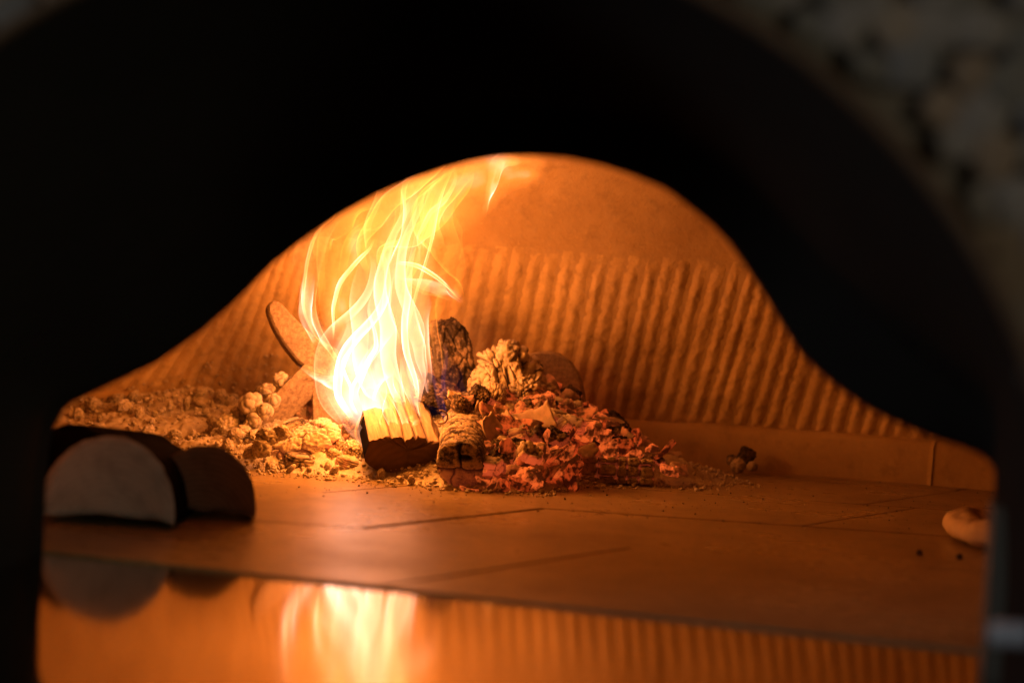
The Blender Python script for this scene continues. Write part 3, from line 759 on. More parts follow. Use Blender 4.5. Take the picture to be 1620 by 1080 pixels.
# --- main burning log
LA = W(643, 700, 1.945); LB = W(598, 548, 2.24)
LA = np.array([LA[0], LA[1], 0.046]); 
def burning_log():
    t = empty('burning_log', (LA[0], LA[1], 0.0)); tag(t, 'split firewood log burning with its dark end towards the oven mouth', 'firewood log')
    ax = LB - LA; L = np.linalg.norm(ax); fr = frame(ax); fr[:, 0] *= 1
    wd = 0.046; nl = 70
    # section: split top (grooved), right side, rounded bark bottom
    ntop, nside, nbot = 60, 14, 40
    tx = np.linspace(-wd, wd * 0.86, ntop); 
    tops = np.stack([tx, 0.006 * np.cos(tx / wd * 1.2) + 0.002 * np.sin(tx * 160)], 1)
    side = np.stack([np.linspace(wd * 0.86, wd * 1.16, nside + 1)[1:], np.linspace(tops[-1, 1], -0.017, nside + 1)[1:]], 1)
    a = np.linspace(0.02, math.pi - 0.06, nbot)
    bot = np.stack([np.cos(a) * wd * 1.13 + 0.002, -0.018 - np.sin(a) ** 0.8 * 0.025], 1)
    sec = np.concatenate([tops, side, bot]); m = len(sec)
    # steps between the split planks
    steps = [(-0.022, 0.0022), (-0.004, -0.0026), (0.012, 0.0018), (0.027, -0.002)]
    V = []; crk = []; jag = 0.010 * fbm(np.stack([sec[:, 0] * 90, sec[:, 1] * 90, sec[:, 0] * 0], 1), 41, 4)
    jag = np.where((np.arange(m) < ntop), jag + 0.004, jag * 0.35)
    for j in range(nl):
        s = j / (nl - 1); sx, sy = sec[:, 0].copy(), sec[:, 1].copy(); cr = np.zeros(m)
        for (gx_, st) in steps:
            g = gx_ + 0.004 * vn(np.array([[s * 3, gx_ * 100, 0]]), 7)[0] + 0.004 * s
            dd = sx - g; sy = sy + st * sstep(-0.001, 0.001, dd) * (np.arange(m) < ntop)
            wv = np.exp(-(dd / 0.0011) ** 2) * (np.arange(m) < ntop); sy = sy - 0.006 * wv; cr = np.maximum(cr, wv)
        q = np.stack([sx * 300, sy * 300, np.full(m, s * 9)], 1); sy = sy + 0.0016 * fbm(q, 31, 3) * (np.arange(m) < ntop)
        q2 = np.stack([sx * 70, sy * 70, np.full(m, s * 8)], 1); nn = 0.003 * fbm(q2, 33, 4) * (np.arange(m) >= ntop)
        sx = sx * (1 + nn / wd); sy = sy + nn
        tp = 1.0 - 0.10 * s
        zl = s * L + jag * max(0, 1 - s * 8)
        V.append(np.stack([sx * tp, sy * tp, zl], 1)); crk.append(cr)
    V = np.concatenate(V); crk = np.concatenate(crk)
    Fc = grid_faces(m, nl, True)
    mi = [(0 if (k % m) < ntop - 1 else (1 if (k % m) < ntop + nside else 2)) for k in range(len(Fc))]
    o = mesh('split_face', V, Fc + [tuple(range(m * (nl - 1), m * nl))], [M_SPLIT, M_SPLITS, M_BARK], t, attr={'crack': crk}, midx=mi + [1])
    mat = Matrix(fr.tolist()).to_4x4(); mat.translation = Vector(LA) - t.location; o.matrix_local = mat
    ringp = V[:m]; c = ringp.mean(0); E = []
    for kk in (1.0, 0.97, 0.75, 0.5, 0.25):
        p = c + (ringp - c) * kk; p[:, 2] = ringp[:, 2] * (1 if kk == 1.0 else 0.3) + (0 if kk == 1 else 0.002 + 0.002 * fbm(p * 60, 4, 3)); E.append(p)
    E.append(np.array([c])); Ev = np.concatenate(E)
    Fe = [q[::-1] for q in grid_faces(m, 5, True)] + [(4 * m + (i + 1) % m, 4 * m + i, 5 * m) for i in range(m)]
    e = mesh('end_face', Ev, Fe, M_END, t, smooth=True); e.matrix_local = mat
burning_log()
# small curled shaving on its right side
V = []; nn_ = 26
for i in range(nn_):
    a = -1.9 + 3.7 * i / (nn_ - 1); ce = W(697, 660, 1.96)
    for z in (-1, 1):
        V.append(ce + np.array([math.cos(a) * 0.0085 * (1.15), z * 0.0035, math.sin(a) * 0.0085 + 0.001 * i / nn_]))
for i in range(nn_):
    a = -1.9 + 3.7 * i / (nn_ - 1)
    for z in (1, -1):
        V.append(ce + np.array([math.cos(a) * 0.0068 * 1.15, z * 0.0035, math.sin(a) * 0.0068 + 0.001 * i / nn_]))
n2 = 2 * nn_; Fc = []
for i in range(nn_ - 1):
    a0, a1, b0, b1_ = 2 * i, 2 * i + 1, 2 * i + 2, 2 * i + 3; c1, c0 = n2 + 2 * i, n2 + 2 * i + 1; d1, d0 = n2 + 2 * i + 2, n2 + 2 * i + 3
    Fc += [(a0, a1, b1_, b0), (c1, c0, d0, d1), (a0, b0, d0, c0), (a1, c1, d1, b1_)]
Fc += [(0, n2 + 1, n2, 1), (n2 - 2, n2 - 1, 2 * n2 - 2, 2 * n2 - 1)]
o = mesh('wood_curl', V, Fc, M_SPLIT, None, loc=ce, attr={'crack': np.zeros(len(V))}); tag(o, 'thin curled wood shaving sticking out right of the burning log', 'wood shaving')

# --- front charred log, banded and cracked
def round_char(name, A, B, r, label, seed, squareness=2.4, bands=True, m=None, emb=0.22):
    A = np.asarray(A); B = np.asarray(B); ax = B - A; L = np.linalg.norm(ax); fr = frame(ax)
    n, nl = 150, 130; th = np.linspace(0, 2 * math.pi, n, endpoint=False)
    cs, sn = np.cos(th), np.sin(th); k0 = (np.abs(cs) ** squareness + np.abs(sn) ** squareness) ** (-1 / squareness)
    V = []; cr = []; em = []
    def add(s, kk, capz=0.0):
        q = np.stack([cs * 1.0, sn * 1.0, np.full(n, s * L / r)], 1)
        qq = q * np.array([1.5, 1.5, 2.2]) + 0.3 * np.stack([vn(q * 2, seed + k) for k in range(3)], 1)
        f1, f2, cid = worley(qq + seed, seed); e = f2 - f1; c = 1 - sstep(0.0, 0.14, e)
        f1b, f2b, _ = worley(qq * 2.7 + 5, seed + 8); c2 = (1 - sstep(0.0, 0.12, f2b - f1b)) * 0.7
        w_ = s + 0.035 * fbm(q * 1.3, seed + 3, 3) + 0.02 * sn
        ph = (w_ * 4.3) % 1.0; stp = 0.13 * ph ** 0.6 * (1 - sstep(0.9, 1.0, ph)); edge = sstep(0.86, 0.95, ph) 
        d = 1 + 0.07 * fbm(q * 1.2, seed, 3) - 0.07 * c - 0.035 * c2 + 0.05 * (cid - 0.5) + 0.03 * fbm(q * 7, seed + 4, 3) + (stp - 0.06 if bands else 0)
        rad = r * k0 * d * kk
        z = s * L + capz * r
        V.append(A + fr[:, 0] * (cs * rad)[:, None] + fr[:, 1] * (sn * rad)[:, None] + fr[:, 2] * (z + 0 * th)[:, None])
        cr.append(np.maximum(np.maximum(c, c2 * 0.8), edge * 0.8 if bands else 0)); em.append(np.zeros(n))
    for j in range(nl): add(j / (nl - 1), 1.0)
    body_n = n * nl
    Fc = grid_faces(n, nl, True)
    Fc += [tuple(body_n - n + i for i in range(n))]
    t = empty(name, (A[0], A[1], 0)); tag(t, label, 'charred log')
    mesh('charred_body', np.concatenate(V), Fc, m or M_CHAR, t, loc=A, attr={'crack': np.concatenate(cr), 'ember': np.concatenate(em)})
    # front end: blocks separated by a cross shaped crack
    ring0 = V[0]; c0 = ring0.mean(0); rows_ = []; cc_ = []; ee = []
    for kk in np.r_[1.0, 0.97, np.linspace(0.92, 0.03, 26)]:
        p = c0 + (ring0 - c0) * kk; lx_ = (p - c0) @ fr[:, 0] / r; ly_ = (p - c0) @ fr[:, 1] / r
        wob = 0.10 * vn(np.stack([lx_ * 3, ly_ * 3, lx_ * 0], 1), seed + 20)
        c1 = np.exp(-((lx_ + 0.02 + wob) / 0.05) ** 2) * (ly_ > -0.15); c2 = np.exp(-((ly_ + 0.18 + wob) / 0.05) ** 2); c3 = np.exp(-((lx_ + 0.25 + wob) / 0.04) ** 2) * (ly_ < -0.15)
        hol = np.exp(-(((lx_ - 0.25) / 0.28) ** 2 + ((ly_ - 0.38) / 0.13) ** 2) ** 2)
        c = np.clip(c1 + c2 + c3, 0, 1)
        dep = 0.16 * (1 - kk ** 6) - 0.22 * c - 0.22 * hol + 0.05 * fbm(np.stack([lx_ * 6, ly_ * 6, lx_ * 0], 1), seed, 4)
        dep = dep * (kk < 0.99)
        rows_.append(p - fr[:, 2] * (dep * r)[:, None]); cc_.append(np.clip(c + hol, 0, 1)); ee.append(emb * sstep(0.3, -0.6, ly_) * (1 - 0.6 * c))
    Ev = np.concatenate(rows_); Fe = [q[::-1] for q in grid_faces(n, len(rows_), True)] + [tuple(len(Ev) - n + i for i in range(n))[::-1]]
    mesh('cracked_end', Ev, Fe, m or M_CHAR, t, loc=A, attr={'crack': np.concatenate(cc_), 'ember': np.concatenate(ee)})
round_char('charred_log', FL(724, 774, 0.0) + np.array([0, 0.012, 0.0285]), W(742, 652, 2.13), 0.0285, 'charred round log with cracked square end, right beside the burning log', 5)

# --- upright charred slab behind
chunk('charred_log', W(718, 573, 2.17), (0.046, 0.05, 0.118), (0.10, -0.30, 0.35), 3, M_CHARD, 'upright charred slab with pale right edge standing behind the fire', 'charred log', 6, 60, (1.1, 1.2, 2.0), 0.05, 0.16, width=0.07, det_warp=0.7)
chunk('charred_log', W(690, 620, 2.10), (0.07, 0.08, 0.03), (0.2, 0.3, 0.2), 13, M_CHARD, 'dark charred chunk lying behind the burning log in the blue flames', 'charred log', 4, 34, (3, 3, 2), 0.08, 0.07, ember=lambda v, n: 0.25 * (v[:, 0] > 0.6))
# --- ash covered logs at the crest of the heap
chunk('ash_covered_log', W(800, 588, 2.14), (0.066, 0.07, 0.080), (0.1, -0.42, 0.2), 21, M_CHARA, 'ash crusted ember log with deep upright grooves at the crest of the heap', 'charred log', 2.7, 56, (4, 1.6, 1.0), 0.14, 0.14, width=0.13, ember=lambda v, n: 0.5 * (v[:, 2] < -0.6))
lump('ash_lump', W(802, 562, 2.125), pxm(25, 2.12), 121, M_ASH, 'pale crumbly ash crown on top of the grooved ember log', 'ash lump', None, 4, 2.3, 0.18, (1.15, 1, 0.8), 0.10)
chunk('ash_covered_log', W(845, 622, 2.14), (0.05, 0.10, 0.05), (-0.25, 0.35, -0.5), 27, M_CHARA, 'knobbly pale ash log sloping down right of the crest of the heap', 'charred log', 2.6, 44, (3, 3, 3), 0.12, 0.12, width=0.12)
chunk('ash_covered_log', W(842, 655, 2.09), (0.055, 0.055, 0.04), (0.2, 0.2, 0.8), 29, M_CHARA, 'pale lumpy ash clod in the middle of the glowing heap', 'charred log', 2.4, 40, (3, 3, 3), 0.12, 0.14, width=0.12)
chunk('charred_log', W(779, 625, 2.08), (0.032, 0.05, 0.036), (0.1, 0.45, 0.3), 33, M_CHARA, 'curved split ember with pale striped top below the grooved log', 'charred log', 2.6, 34, (4, 1.5, 1), 0.10, 0.06, width=0.1, ember=lambda v, n: 0.7 * (v[:, 2] < -0.2))
chunk('charcoal_lump', W(757, 628, 2.06), (0.026, 0.03, 0.028), (0.4, 0.3, 0.2), 37, M_CHARD, 'jet black charcoal lump left of the striped ember', 'charcoal', 4, 28, (3, 3, 3), 0.12, 0.08)
chunk('charcoal_lump', W(727, 640, 2.03), (0.03, 0.03, 0.02), (0.2, 0.5, 0.7), 39, M_CHARD, 'small black charcoal lump above the banded charred log', 'charcoal', 4, 28, (3, 3, 3), 0.12, 0.08)
chunk('ash_covered_log', W(768, 606, 2.13), (0.034, 0.05, 0.05), (0.3, 0.35, 0.6), 61, M_CHARA, 'small ash crusted char piece between the upright slab and the grooved log', 'charred log', 3, 34, (2, 2, 2), 0.10, 0.12)
chunk('ash_covered_log', W(832, 590, 2.16), (0.040, 0.05, 0.045), (0.3, 0.6, 0.2), 63, M_CHARA, 'ash crusted char piece leaning on the right of the grooved log', 'charred log', 3, 34, (2, 2, 2), 0.10, 0.14)
chunk('ash_covered_log', W(880, 650, 2.13), (0.050, 0.05, 0.030), (0.2, 0.5, 0.1), 67, M_CHARA, 'flat ash crusted piece on the right slope of the heap', 'charred log', 3, 34, (2, 2, 2), 0.10, 0.14)
# --- ember log at the left with ash crust and glowing cracked end
chunk('ember_log', W(478, 706, 2.035), (0.098, 0.075, 0.048), (0.12, -0.38, 0.30), 43, M_CHARA, 'ash crusted ember log with glowing broken end, left of the burning log', 'charred log', 4, 60, (1.7, 1.2, 1.1), 0.06, 0.16, width=0.07, ember=lambda v, n: 0.9 * (v[:, 0] > 0.5) + 0.25 * (n[:, 1] < -0.6))
for i, (x, y, r_, Y) in enumerate([(520, 700, 16, 2.02), (541, 683, 13, 2.05), (527, 722, 12, 2.0), (506, 681, 12, 2.06), (536, 706, 11, 2.02), (553, 668, 11, 2.07), (478, 655, 13, 2.16), (487, 642, 14, 2.18), (462, 662, 10, 2.17)]):
    chunk('ember', W(x, y, Y), (pxm(r_, Y) * 1.9,) * 3, tuple(rng.uniform(-.6, .6, 3)), 200 + i, M_EMBERH, ('blocky red ember glowing at the end of the left ember log' if i < 6 else 'red ember glowing in the opening under the iron brace'), 'ember', 4, 20, (2.2, 2.2, 2.2), 0.10, 0.06, group=('embers at the left ember log' if i < 6 else 'embers under the iron brace'))
chunk('charred_log', W(453, 680, 2.05), (0.055, 0.02, 0.016), (0.1, -0.42, 0.2), 47, M_CHAR, 'thin charred stick lying on the left ember log', 'charred log', 4, 26, (4, 2, 2), 0.06, 0.05)
chunk('charcoal_lump', W(472, 731, 1.985), (0.036, 0.03, 0.022), (0.1, 0.1, 0.2), 51, M_CHAR, 'ribbed brown charcoal piece in front of the left ember log', 'charcoal', 4, 30, (1, 1, 1), 0.04, 0.05, ridge=(2, 9, 0.12))
chunk('charcoal_lump', W(552, 737, 1.985), (0.034, 0.02, 0.018), (0.0, 0.35, 0.2), 53, M_EMBERH, 'red ribbed ember piece left of the burning log end', 'charcoal', 4, 30, (1, 1, 1), 0.04, 0.05, ridge=(2, 9, 0.12))
chunk('charcoal_lump', W(560, 716, 2.01), (0.03, 0.03, 0.026), (0.3, 0.3, 0.2), 57, M_CHARA, 'grey charcoal lump with ash specks beside the burning log', 'charcoal', 4, 30, (3, 3, 3), 0.1, 0.08)

# --- rectangular charcoal block in front at the right, cracked into segments
cb = empty('charcoal_block', FL(974, 768)); tag(cb, 'rectangular charcoal block cracked into bricks, lying in front at the right', 'charcoal')
BA = FL(916, 764); BB = FL(1034, 771); bx = BB - BA; BL = np.linalg.norm(bx); bx /= BL; by = np.array([-bx[1], bx[0], 0])
colw = np.array([0, 0.24, 0.50, 0.63, 0.80, 1.0]) * BL; rowh = [0, 0.010, 0.026, 0.034]
sv, sf = rbox(9, 6)
for i in range(5):
    for j in range(3):
        for kdep in range(2):
            if kdep == 1 and j < 2: continue
            x0, x1 = colw[i], colw[i + 1]; z0, z1 = rowh[j] + (0.002 * rng.uniform(-1, 1) if j else 0), rowh[j + 1] + 0.0015 * rng.uniform(-1, 1)
            d0 = (rng.uniform(-0.003, 0.002) if kdep == 0 else 0.021); d1 = 0.020 if kdep == 0 else 0.040
            c = BA + bx * (x0 + x1) / 2 + by * (d0 + d1) / 2 + np.array([0, 0, (z0 + z1) / 2 + 0.0015])
            p = sv * np.array([(x1 - x0) / 2 * 0.965, (d1 - d0) / 2, (z1 - z0) / 2 * 0.95])
            p = p + 0.0016 * np.stack([fbm(sv * 2.2 + i * 3 + j * 7 + a, 70 + a, 3) for a in range(3)], 1)
            wp = c + p[:, :1] * bx + p[:, 1:2] * by + p[:, 2:] * np.array([0, 0, 1])
            mesh('char_segment', wp, sf, M_CHAR, cb, loc=c, attr={'crack': np.zeros(len(wp)), 'ember': 0.55 * sstep(0.75, 1.0, np.abs(sv[:, 0])) * (sv[:, 2] > 0.4)})
cv, cf = rbox(6, 8)
c = BA + bx * BL / 2 + by * 0.021 + np.array([0, 0, 0.017]); p = cv * np.array([BL / 2 * 0.94, 0.015, 0.0145])
mesh('glowing_core', c + p[:, :1] * bx + p[:, 1:2] * by + p[:, 2:] * np.array([0, 0, 1]), cf, M_CHARD, cb, loc=c, attr={'crack': np.zeros(len(cv)), 'ember': np.full(len(cv), 0.3)})

# --- glowing chips of the heap: large ones placed by hand, then the rest
BIG = [(815, 680, 60, 30, 2.00, 0.5, (0.9, 0.15, 0.2)), (845, 668, 46, 34, 2.03, 0.7, (0.6, -0.2, 0.4)), (790, 690, 55, 26, 1.98, 0.4, (1.0, 0.9, 0.1)), (806, 720, 40, 26, 1.95, 0.6, (1.2, 1.1, 0.2)),
       (858, 718, 46, 9, 1.97, 0.4, (0.2, -0.2, 0.1)), (873, 735, 38, 14, 1.96, 0.5, (1.1, 1.0, -0.3)), (905, 742, 36, 18, 1.98, 0.3, (1.1, -0.8, 0.2)), (880, 690, 40, 30, 2.04, 0.8, (0.5, 0.3, 0.6)),
       (915, 685, 42, 30, 2.06, 0.8, (0.7, 0.2, 0.1)), (832, 735, 26, 18, 1.93, 0.3, (1.3, 0.1, 0.3)), (812, 745, 20, 16, 1.92, 0.1, (1.4, 0.0, 0.2)), (848, 748, 14, 22, 1.93, 0.1, (1.4, 0.2, 0.1)),
       (820, 765, 34, 18, 1.905, 0.5, (0.8, 0.3, 0.2)), (776, 770, 30, 9, 1.89, 0.7, (0.9, -0.9, 0.1)), (763, 762, 20, 13, 1.89, 0.5, (0.6, 0.4, 0.5)), (795, 768, 24, 16, 1.895, 0.6, (1.0, 0.4, 0.9)),
       (742, 776, 26, 8, 1.885, 0.3, (0.3, 0.2, 0.3)), (672, 768, 24, 8, 1.93, 0.3, (0.2, 0.4, 0.2)), (985, 712, 30, 32, 2.06, 0.1, (1.3, 0.35, 0.3)), (964, 712, 24, 22, 2.04, 0.2, (1.2, -0.3, 0.2)),
       (1002, 722, 20, 26, 2.06, 0.1, (1.2, 0.7, 0.2)), (1052, 712, 34, 8, 2.1, 0.2, (0.4, -0.8, 0.2)), (1058, 745, 26, 16, 2.06, 0.3, (0.9, 0.2, 0.2)), (1074, 742, 24, 20, 2.07, 0.2, (0.7, 0.3, 0.5)),
       (770, 655, 36, 14, 2.02, 0.4, (0.8, 0.9, 0.2)), (735, 632, 26, 12, 2.04, 0.8, (0.7, 0.2, 0.4)), (717, 628, 18, 14, 2.03, 0.5, (0.9, 0.3, 0.2)), (792, 648, 22, 14, 2.04, 0.5, (1.0, 0.4, 0.1)),
       (830, 655, 24, 20, 2.05, 0.2, (1.2, 0.1, 0.2)), (950, 690, 30, 22, 2.08, 0.4, (0.8, 0.1, 0.3)), (930, 715, 26, 20, 2.03, 0.4, (0.9, -0.4, 0.5)), (895, 716, 22, 26, 2.0, 0.6, (1.1, 0.3, 0.4))]
UNIQ = {1: 'wide curled ember shell just right of the broadest ember shell', 2: 'upright red ember plate against the right side of the banded charred log',
        3: 'steep red ember flake low at the right of the banded charred log', 5: 'leaning ember splinter between the long splinter and the leaf shaped ember', 7: 'curled ember shell high on the right of the heap, left one of two',
        8: 'curled ember shell high on the right of the heap, right one of two', 12: 'ember flake at the front edge of the heap, right of the charred log', 16: 'thin ember sliver under the front end of the banded charred log',
        19: 'low ember plate left of the upright square ember plate', 20: 'narrow ember plate right of the upright square ember plate', 22: 'ember flake just beyond the right end of the charcoal block',
        23: 'outermost large ember flake at the right tip of the heap', 24: 'ember strip at the upper right of the banded charred log', 25: 'curled ember lying above the banded charred log', 0: 'broad curved red ember shell in the middle of the glowing heap', 4: 'long curved orange ember splinter lying across the glowing heap', 6: 'pointed leaf shaped ember just left of the rectangular charcoal block',
        18: 'upright square ember plate behind the rectangular charcoal block', 21: 'thin ember stick poking up right behind the charcoal block', 13: 'claw shaped ember at the front foot of the banded charred log', 17: 'flat red ember sliver under the end of the burning log'}
for i, (x, y, a, b, Y, bend, rot) in enumerate(BIG):
    lab = UNIQ.get(i)
    chip(W(x, y, Y), pxm(a, Y) * (1.45 if i < 4 else 1.2), pxm(b, Y) * (1.4 if i < 4 else 1.2), pxm(8, Y), bend, rot, 300 + i, M_EMBERH if i % 3 else M_EMBER, lab or 'larger curled red ember flake in the glowing heap', None if lab else 'larger ember flakes of the glowing heap', twist=0.3)
cnt = 0
while cnt < 125:
    x = rng.normal(0.06, 0.10); y = rng.uniform(1.88, 2.2)
    if x < -0.035 or x > 0.235: continue
    lim = 1.895 + 0.5 * max(0, x) 
    if y < lim: continue
    z = float(bed(np.array([x]), np.array([y]))[0])
    if z > 0.105 or (z < 0.004 and rng.random() < 0.75): continue
    if 0.085 < x < 0.215 and y < 2.075: continue
    s = rng.uniform(0.013, 0.036) * (0.75 if x > 0.17 else 1)
    kind = rng.random(); c = np.array([x, y, z + s * 0.30])
    if kind < 0.38:
        chip(c, s * 1.4, s * rng.uniform(0.5, 1.0), 0.0055, rng.uniform(0.1, 0.9), (rng.uniform(0.1, 1.5), rng.uniform(-0.9, 0.9), rng.uniform(-1.5, 1.5)), 400 + cnt, M_EMBER if rng.random() < 0.6 else M_EMBERH, 'small red ember flake in the heap right of the logs', 'small ember flakes of the heap', twist=rng.uniform(-.5, .5))
    elif kind < 0.70:
        chunk('ember', c, (s * 1.35, s * rng.uniform(.7, 1.1), s * rng.uniform(.5, .9)), tuple(rng.uniform(-1, 1, 3)), 500 + cnt, M_CHARA if rng.random() < .45 else M_EMBERH, 'small ash topped ember with red sides in the heap', 'ember', 5, 16, (1.3, 1.0, 1.0), 0.08, 0.08, group='small ash topped embers of the heap', ember=lambda v, n: np.clip(0.75 - 1.3 * n[:, 2], 0, 1))
    elif kind < 0.88:
        chunk('charcoal_lump', c, (s, s * rng.uniform(.7, 1.2), s * 0.8), tuple(rng.uniform(-1, 1, 3)), 600 + cnt, M_CHARD if rng.random() < .8 else M_CHAR, 'small charcoal piece among the embers right of the logs', 'charcoal', 4, 12, (2, 2, 2), 0.12, 0.10, group='small charcoal pieces among the embers', ember=lambda v, n: 0.6 * (n[:, 2] < 0.1))
    else:
        lump('ash_lump', c, s * 0.5, 700 + cnt, M_ASH if rng.random() < .4 else M_ASHG, 'small ash clod among the embers right of the logs', 'ash lump', 'ash clods among the embers', 3, 2.0, 0.2, fine=0.1)
    cnt += 1
# dark little pile by the back wall at the right
chunk('charcoal_lump', W(1180, 722, 2.27), (0.022, 0.02, 0.026), (0.2, 0.4, 0.3), 801, M_CHARD, 'black charcoal lump by the back wall ledge, right of the heap', 'charcoal', 4, 24, (3, 3, 3), 0.1, 0.08)
lump('ash_lump', W(1168, 737, 2.25), pxm(13, 2.25), 802, M_ASHG, 'ash clod leaning on the black charcoal lump by the back ledge', 'ash lump', None, 4, 2.5, 0.2, fine=0.1)
lump('ash_lump', W(1190, 738, 2.24), pxm(9, 2.24), 803, M_ASHG, 'smaller ash clod right of the clod by the back ledge', 'ash lump', None, 4, 2.5, 0.2, fine=0.1)
lump('ash_lump', W(1158, 728, 2.28), pxm(10, 2.28), 804, M_CHAR, 'brown cinder left of the black charcoal lump by the back ledge', 'cinder', None, 4, 2.5, 0.2, fine=0.1)
lump('ash_lump', W(1138, 747, 2.22), pxm(6, 2.22), 805, M_ASH, 'single pale ash pebble between the heap and the pile by the back ledge', 'ash lump', None, 3, 2.0, 0.2, fine=0.08)
# crumbly clods along the front edge of the ash
for i in range(62):
    t = i / 61 + rng.uniform(-0.01, 0.01); x = 378 + t * (712 - 378); y = 738 + t * 34 - rng.uniform(0, 16) - 6 * math.sin(t * 3)
    z = 0.006; p = FL(x, y, z); r = 3 + 7 * rng.random() ** 2
    lump('ash_clod', p, pxm(r, p[1]), 900 + i, M_ASH if rng.random() < .6 else M_ASHG, 'small crumbly ash clod along the front edge of the ash', 'ash clod', 'ash clods along the front edge', 4, 2.2, 0.10, (1.2, 1.1, 0.6), 0.30)
# fine ash and grit: nobody could count it
def scatter(name, pts, rad, m, label, lv=1):
    v0, f0 = ico(lv); V = []; Fc = []
    f0a = np.array(f0)
    for i, (p, r) in enumerate(zip(pts, rad)):
        d = 1 + 0.75 * vn(v0 * 1.1 + i * 1.37, 3); V.append(v0 * d[:, None] * r * np.array([1, 1, 0.8]) + p); Fc.append(f0a + i * len(v0))
    V = np.concatenate(V); Fc = np.concatenate(Fc)
    o = mesh(name, V, Fc, m, attr={'crack': np.zeros(len(V))}); tag(o, label, 'ash', kind='stuff'); return o
pts, rad = [], []
while len(pts) < 9000:
    x = rng.uniform(-0.75, 0.36); y = rng.uniform(1.86, 2.32); z = float(bed(np.array([x]), np.array([y]))[0])
    if z <= 0.0: 
        z2 = float(bed(np.array([x * 0.97]), np.array([y + 0.035]))[0])
        if z2 <= 0 or rng.random() < 0.35: continue
    if -0.05 < x < 0.16 and z > 0.008 and rng.random() < 0.9: continue
    r = 0.0007 + 0.0030 * rng.random() ** 4
    pts.append(np.array([x, y, z + r * 0.4])); rad.append(r)
scatter('ash_crumbs', pts, rad, M_ASH, 'fine crumbled ash covering the bed and its edge')
pts, rad = [], []
while len(pts) < 900:
    x = rng.uniform(-0.45, 0.85); y = rng.uniform(1.45, 2.3)
    if bed(np.array([x]), np.array([y]))[0] > 0 or rng.random() > math.exp(-((y - 1.95) / 0.2) ** 2): continue
    r = 0.0004 + 0.0011 * rng.random() ** 4; pts.append(np.array([x, y, r * 0.5])); rad.append(r)
scatter('floor_grit', pts[:450], rad[:450], M_ASH, 'specks of pale ash scattered over the oven floor')
scatter('floor_cinders', pts[450:], rad[450:], M_CHARD, 'specks of dark cinder scattered over the oven floor')
pts, rad = [], []
while len(pts) < 2200:
    px = rng.uniform(110, 440); py = 700 - 150 * rng.random() ** 1.7
    if py < 660 - (px - 60) * 0.33 or py < 560: continue
    r = 0.0006 + 0.0022 * rng.random() ** 5
    s_ = float(s_of_x(W(px, py, 2.3)[0])); z = W(px, py, 2.3)[2]
    p = wall(np.array([s_]), np.array([max(z, 0.0)]), 0.004 + (0.014 if z < 0.06 else 0.004) * rng.random())[0]
    if z < 0.066: p[1] -= 0.03
    pts.append(p); rad.append(r)
scatter('wall_ash', pts, rad, M_ASH, 'ash flakes and crumbs clinging to the foot of the left wall')
for i, (x, y) in enumerate([(1455, 874), (1518, 880)]):
    lump('cinder', FL(x, y, 0.002), 0.0034, 950 + i, M_CHARD, ['round dark cinder on the floor left in front of the pizza', 'round dark cinder on the floor right under the pizza'][i], 'cinder', None, 3)

# ------------------------------------------------------------------ flames: thin curved sheets of glowing gas
def flame_mat(col, k):
    # optically thin sheet of gas: light adds up along the path through it, thickness / cos(angle)
    m = bpy.data.materials.new('flame_gas'); m.use_nodes = True; t = m.node_tree
    for n_ in list(t.nodes): t.nodes.remove(n_)
    def mt(op, a, b):
        x = t.nodes.new('ShaderNodeMath'); x.operation = op
        for q, v in enumerate((a, b)):
            if hasattr(v, 'is_linked'): t.links.new(v, x.inputs[q])
            elif v is not None: x.inputs[q].default_value = v
        return x.outputs[0]
    o = t.nodes.new('ShaderNodeOutputMaterial'); e = t.nodes.new('ShaderNodeEmission'); e.inputs[0].default_value = (*col, 1)
    g = t.nodes.new('ShaderNodeNewGeometry'); d = t.nodes.new('ShaderNodeVectorMath'); d.operation = 'DOT_PRODUCT'
    t.links.new(g.outputs['Normal'], d.inputs[0]); t.links.new(g.outputs['Incoming'], d.inputs[1])
    c = mt('MAXIMUM', mt('ABSOLUTE', d.outputs['Value'], None), 0.27)
    a = t.nodes.new('ShaderNodeAttribute'); a.attribute_name = 'thick'
    st = mt('MULTIPLY', mt('DIVIDE', a.outputs['Fac'], c), k); t.links.new(st, e.inputs[1])
    hot = t.nodes.new('ShaderNodeMapRange'); hot.inputs['From Min'].default_value = 0.6; hot.inputs['From Max'].default_value = 1.7; t.links.new(st, hot.inputs['Value'])
    mx = t.nodes.new('ShaderNodeMix'); mx.data_type = 'RGBA'; mx.inputs[6].default_value = (*col, 1); mx.inputs[7].default_value = (1.0, 0.57, 0.50, 1) if col[2] < 0.3 else (*col, 1)
    t.links.new(hot.outputs[0], mx.inputs[0]); t.links.new(mx.outputs[2], e.inputs[0])
    tr = t.nodes.new('ShaderNodeBsdfTransparent'); ad = t.nodes.new('ShaderNodeAddShader')
    t.links.new(tr.outputs[0], ad.inputs[0]); t.links.new(e.outputs[0], ad.inputs[1]); t.links.new(ad.outputs[0], o.inputs['Surface'])
    m.cycles.emission_sampling = 'NONE'
    return m
fire = empty('flame', W(620, 690, 2.05)); tag(fire, 'tall yellow and white flames rising from the burning log', 'flame')
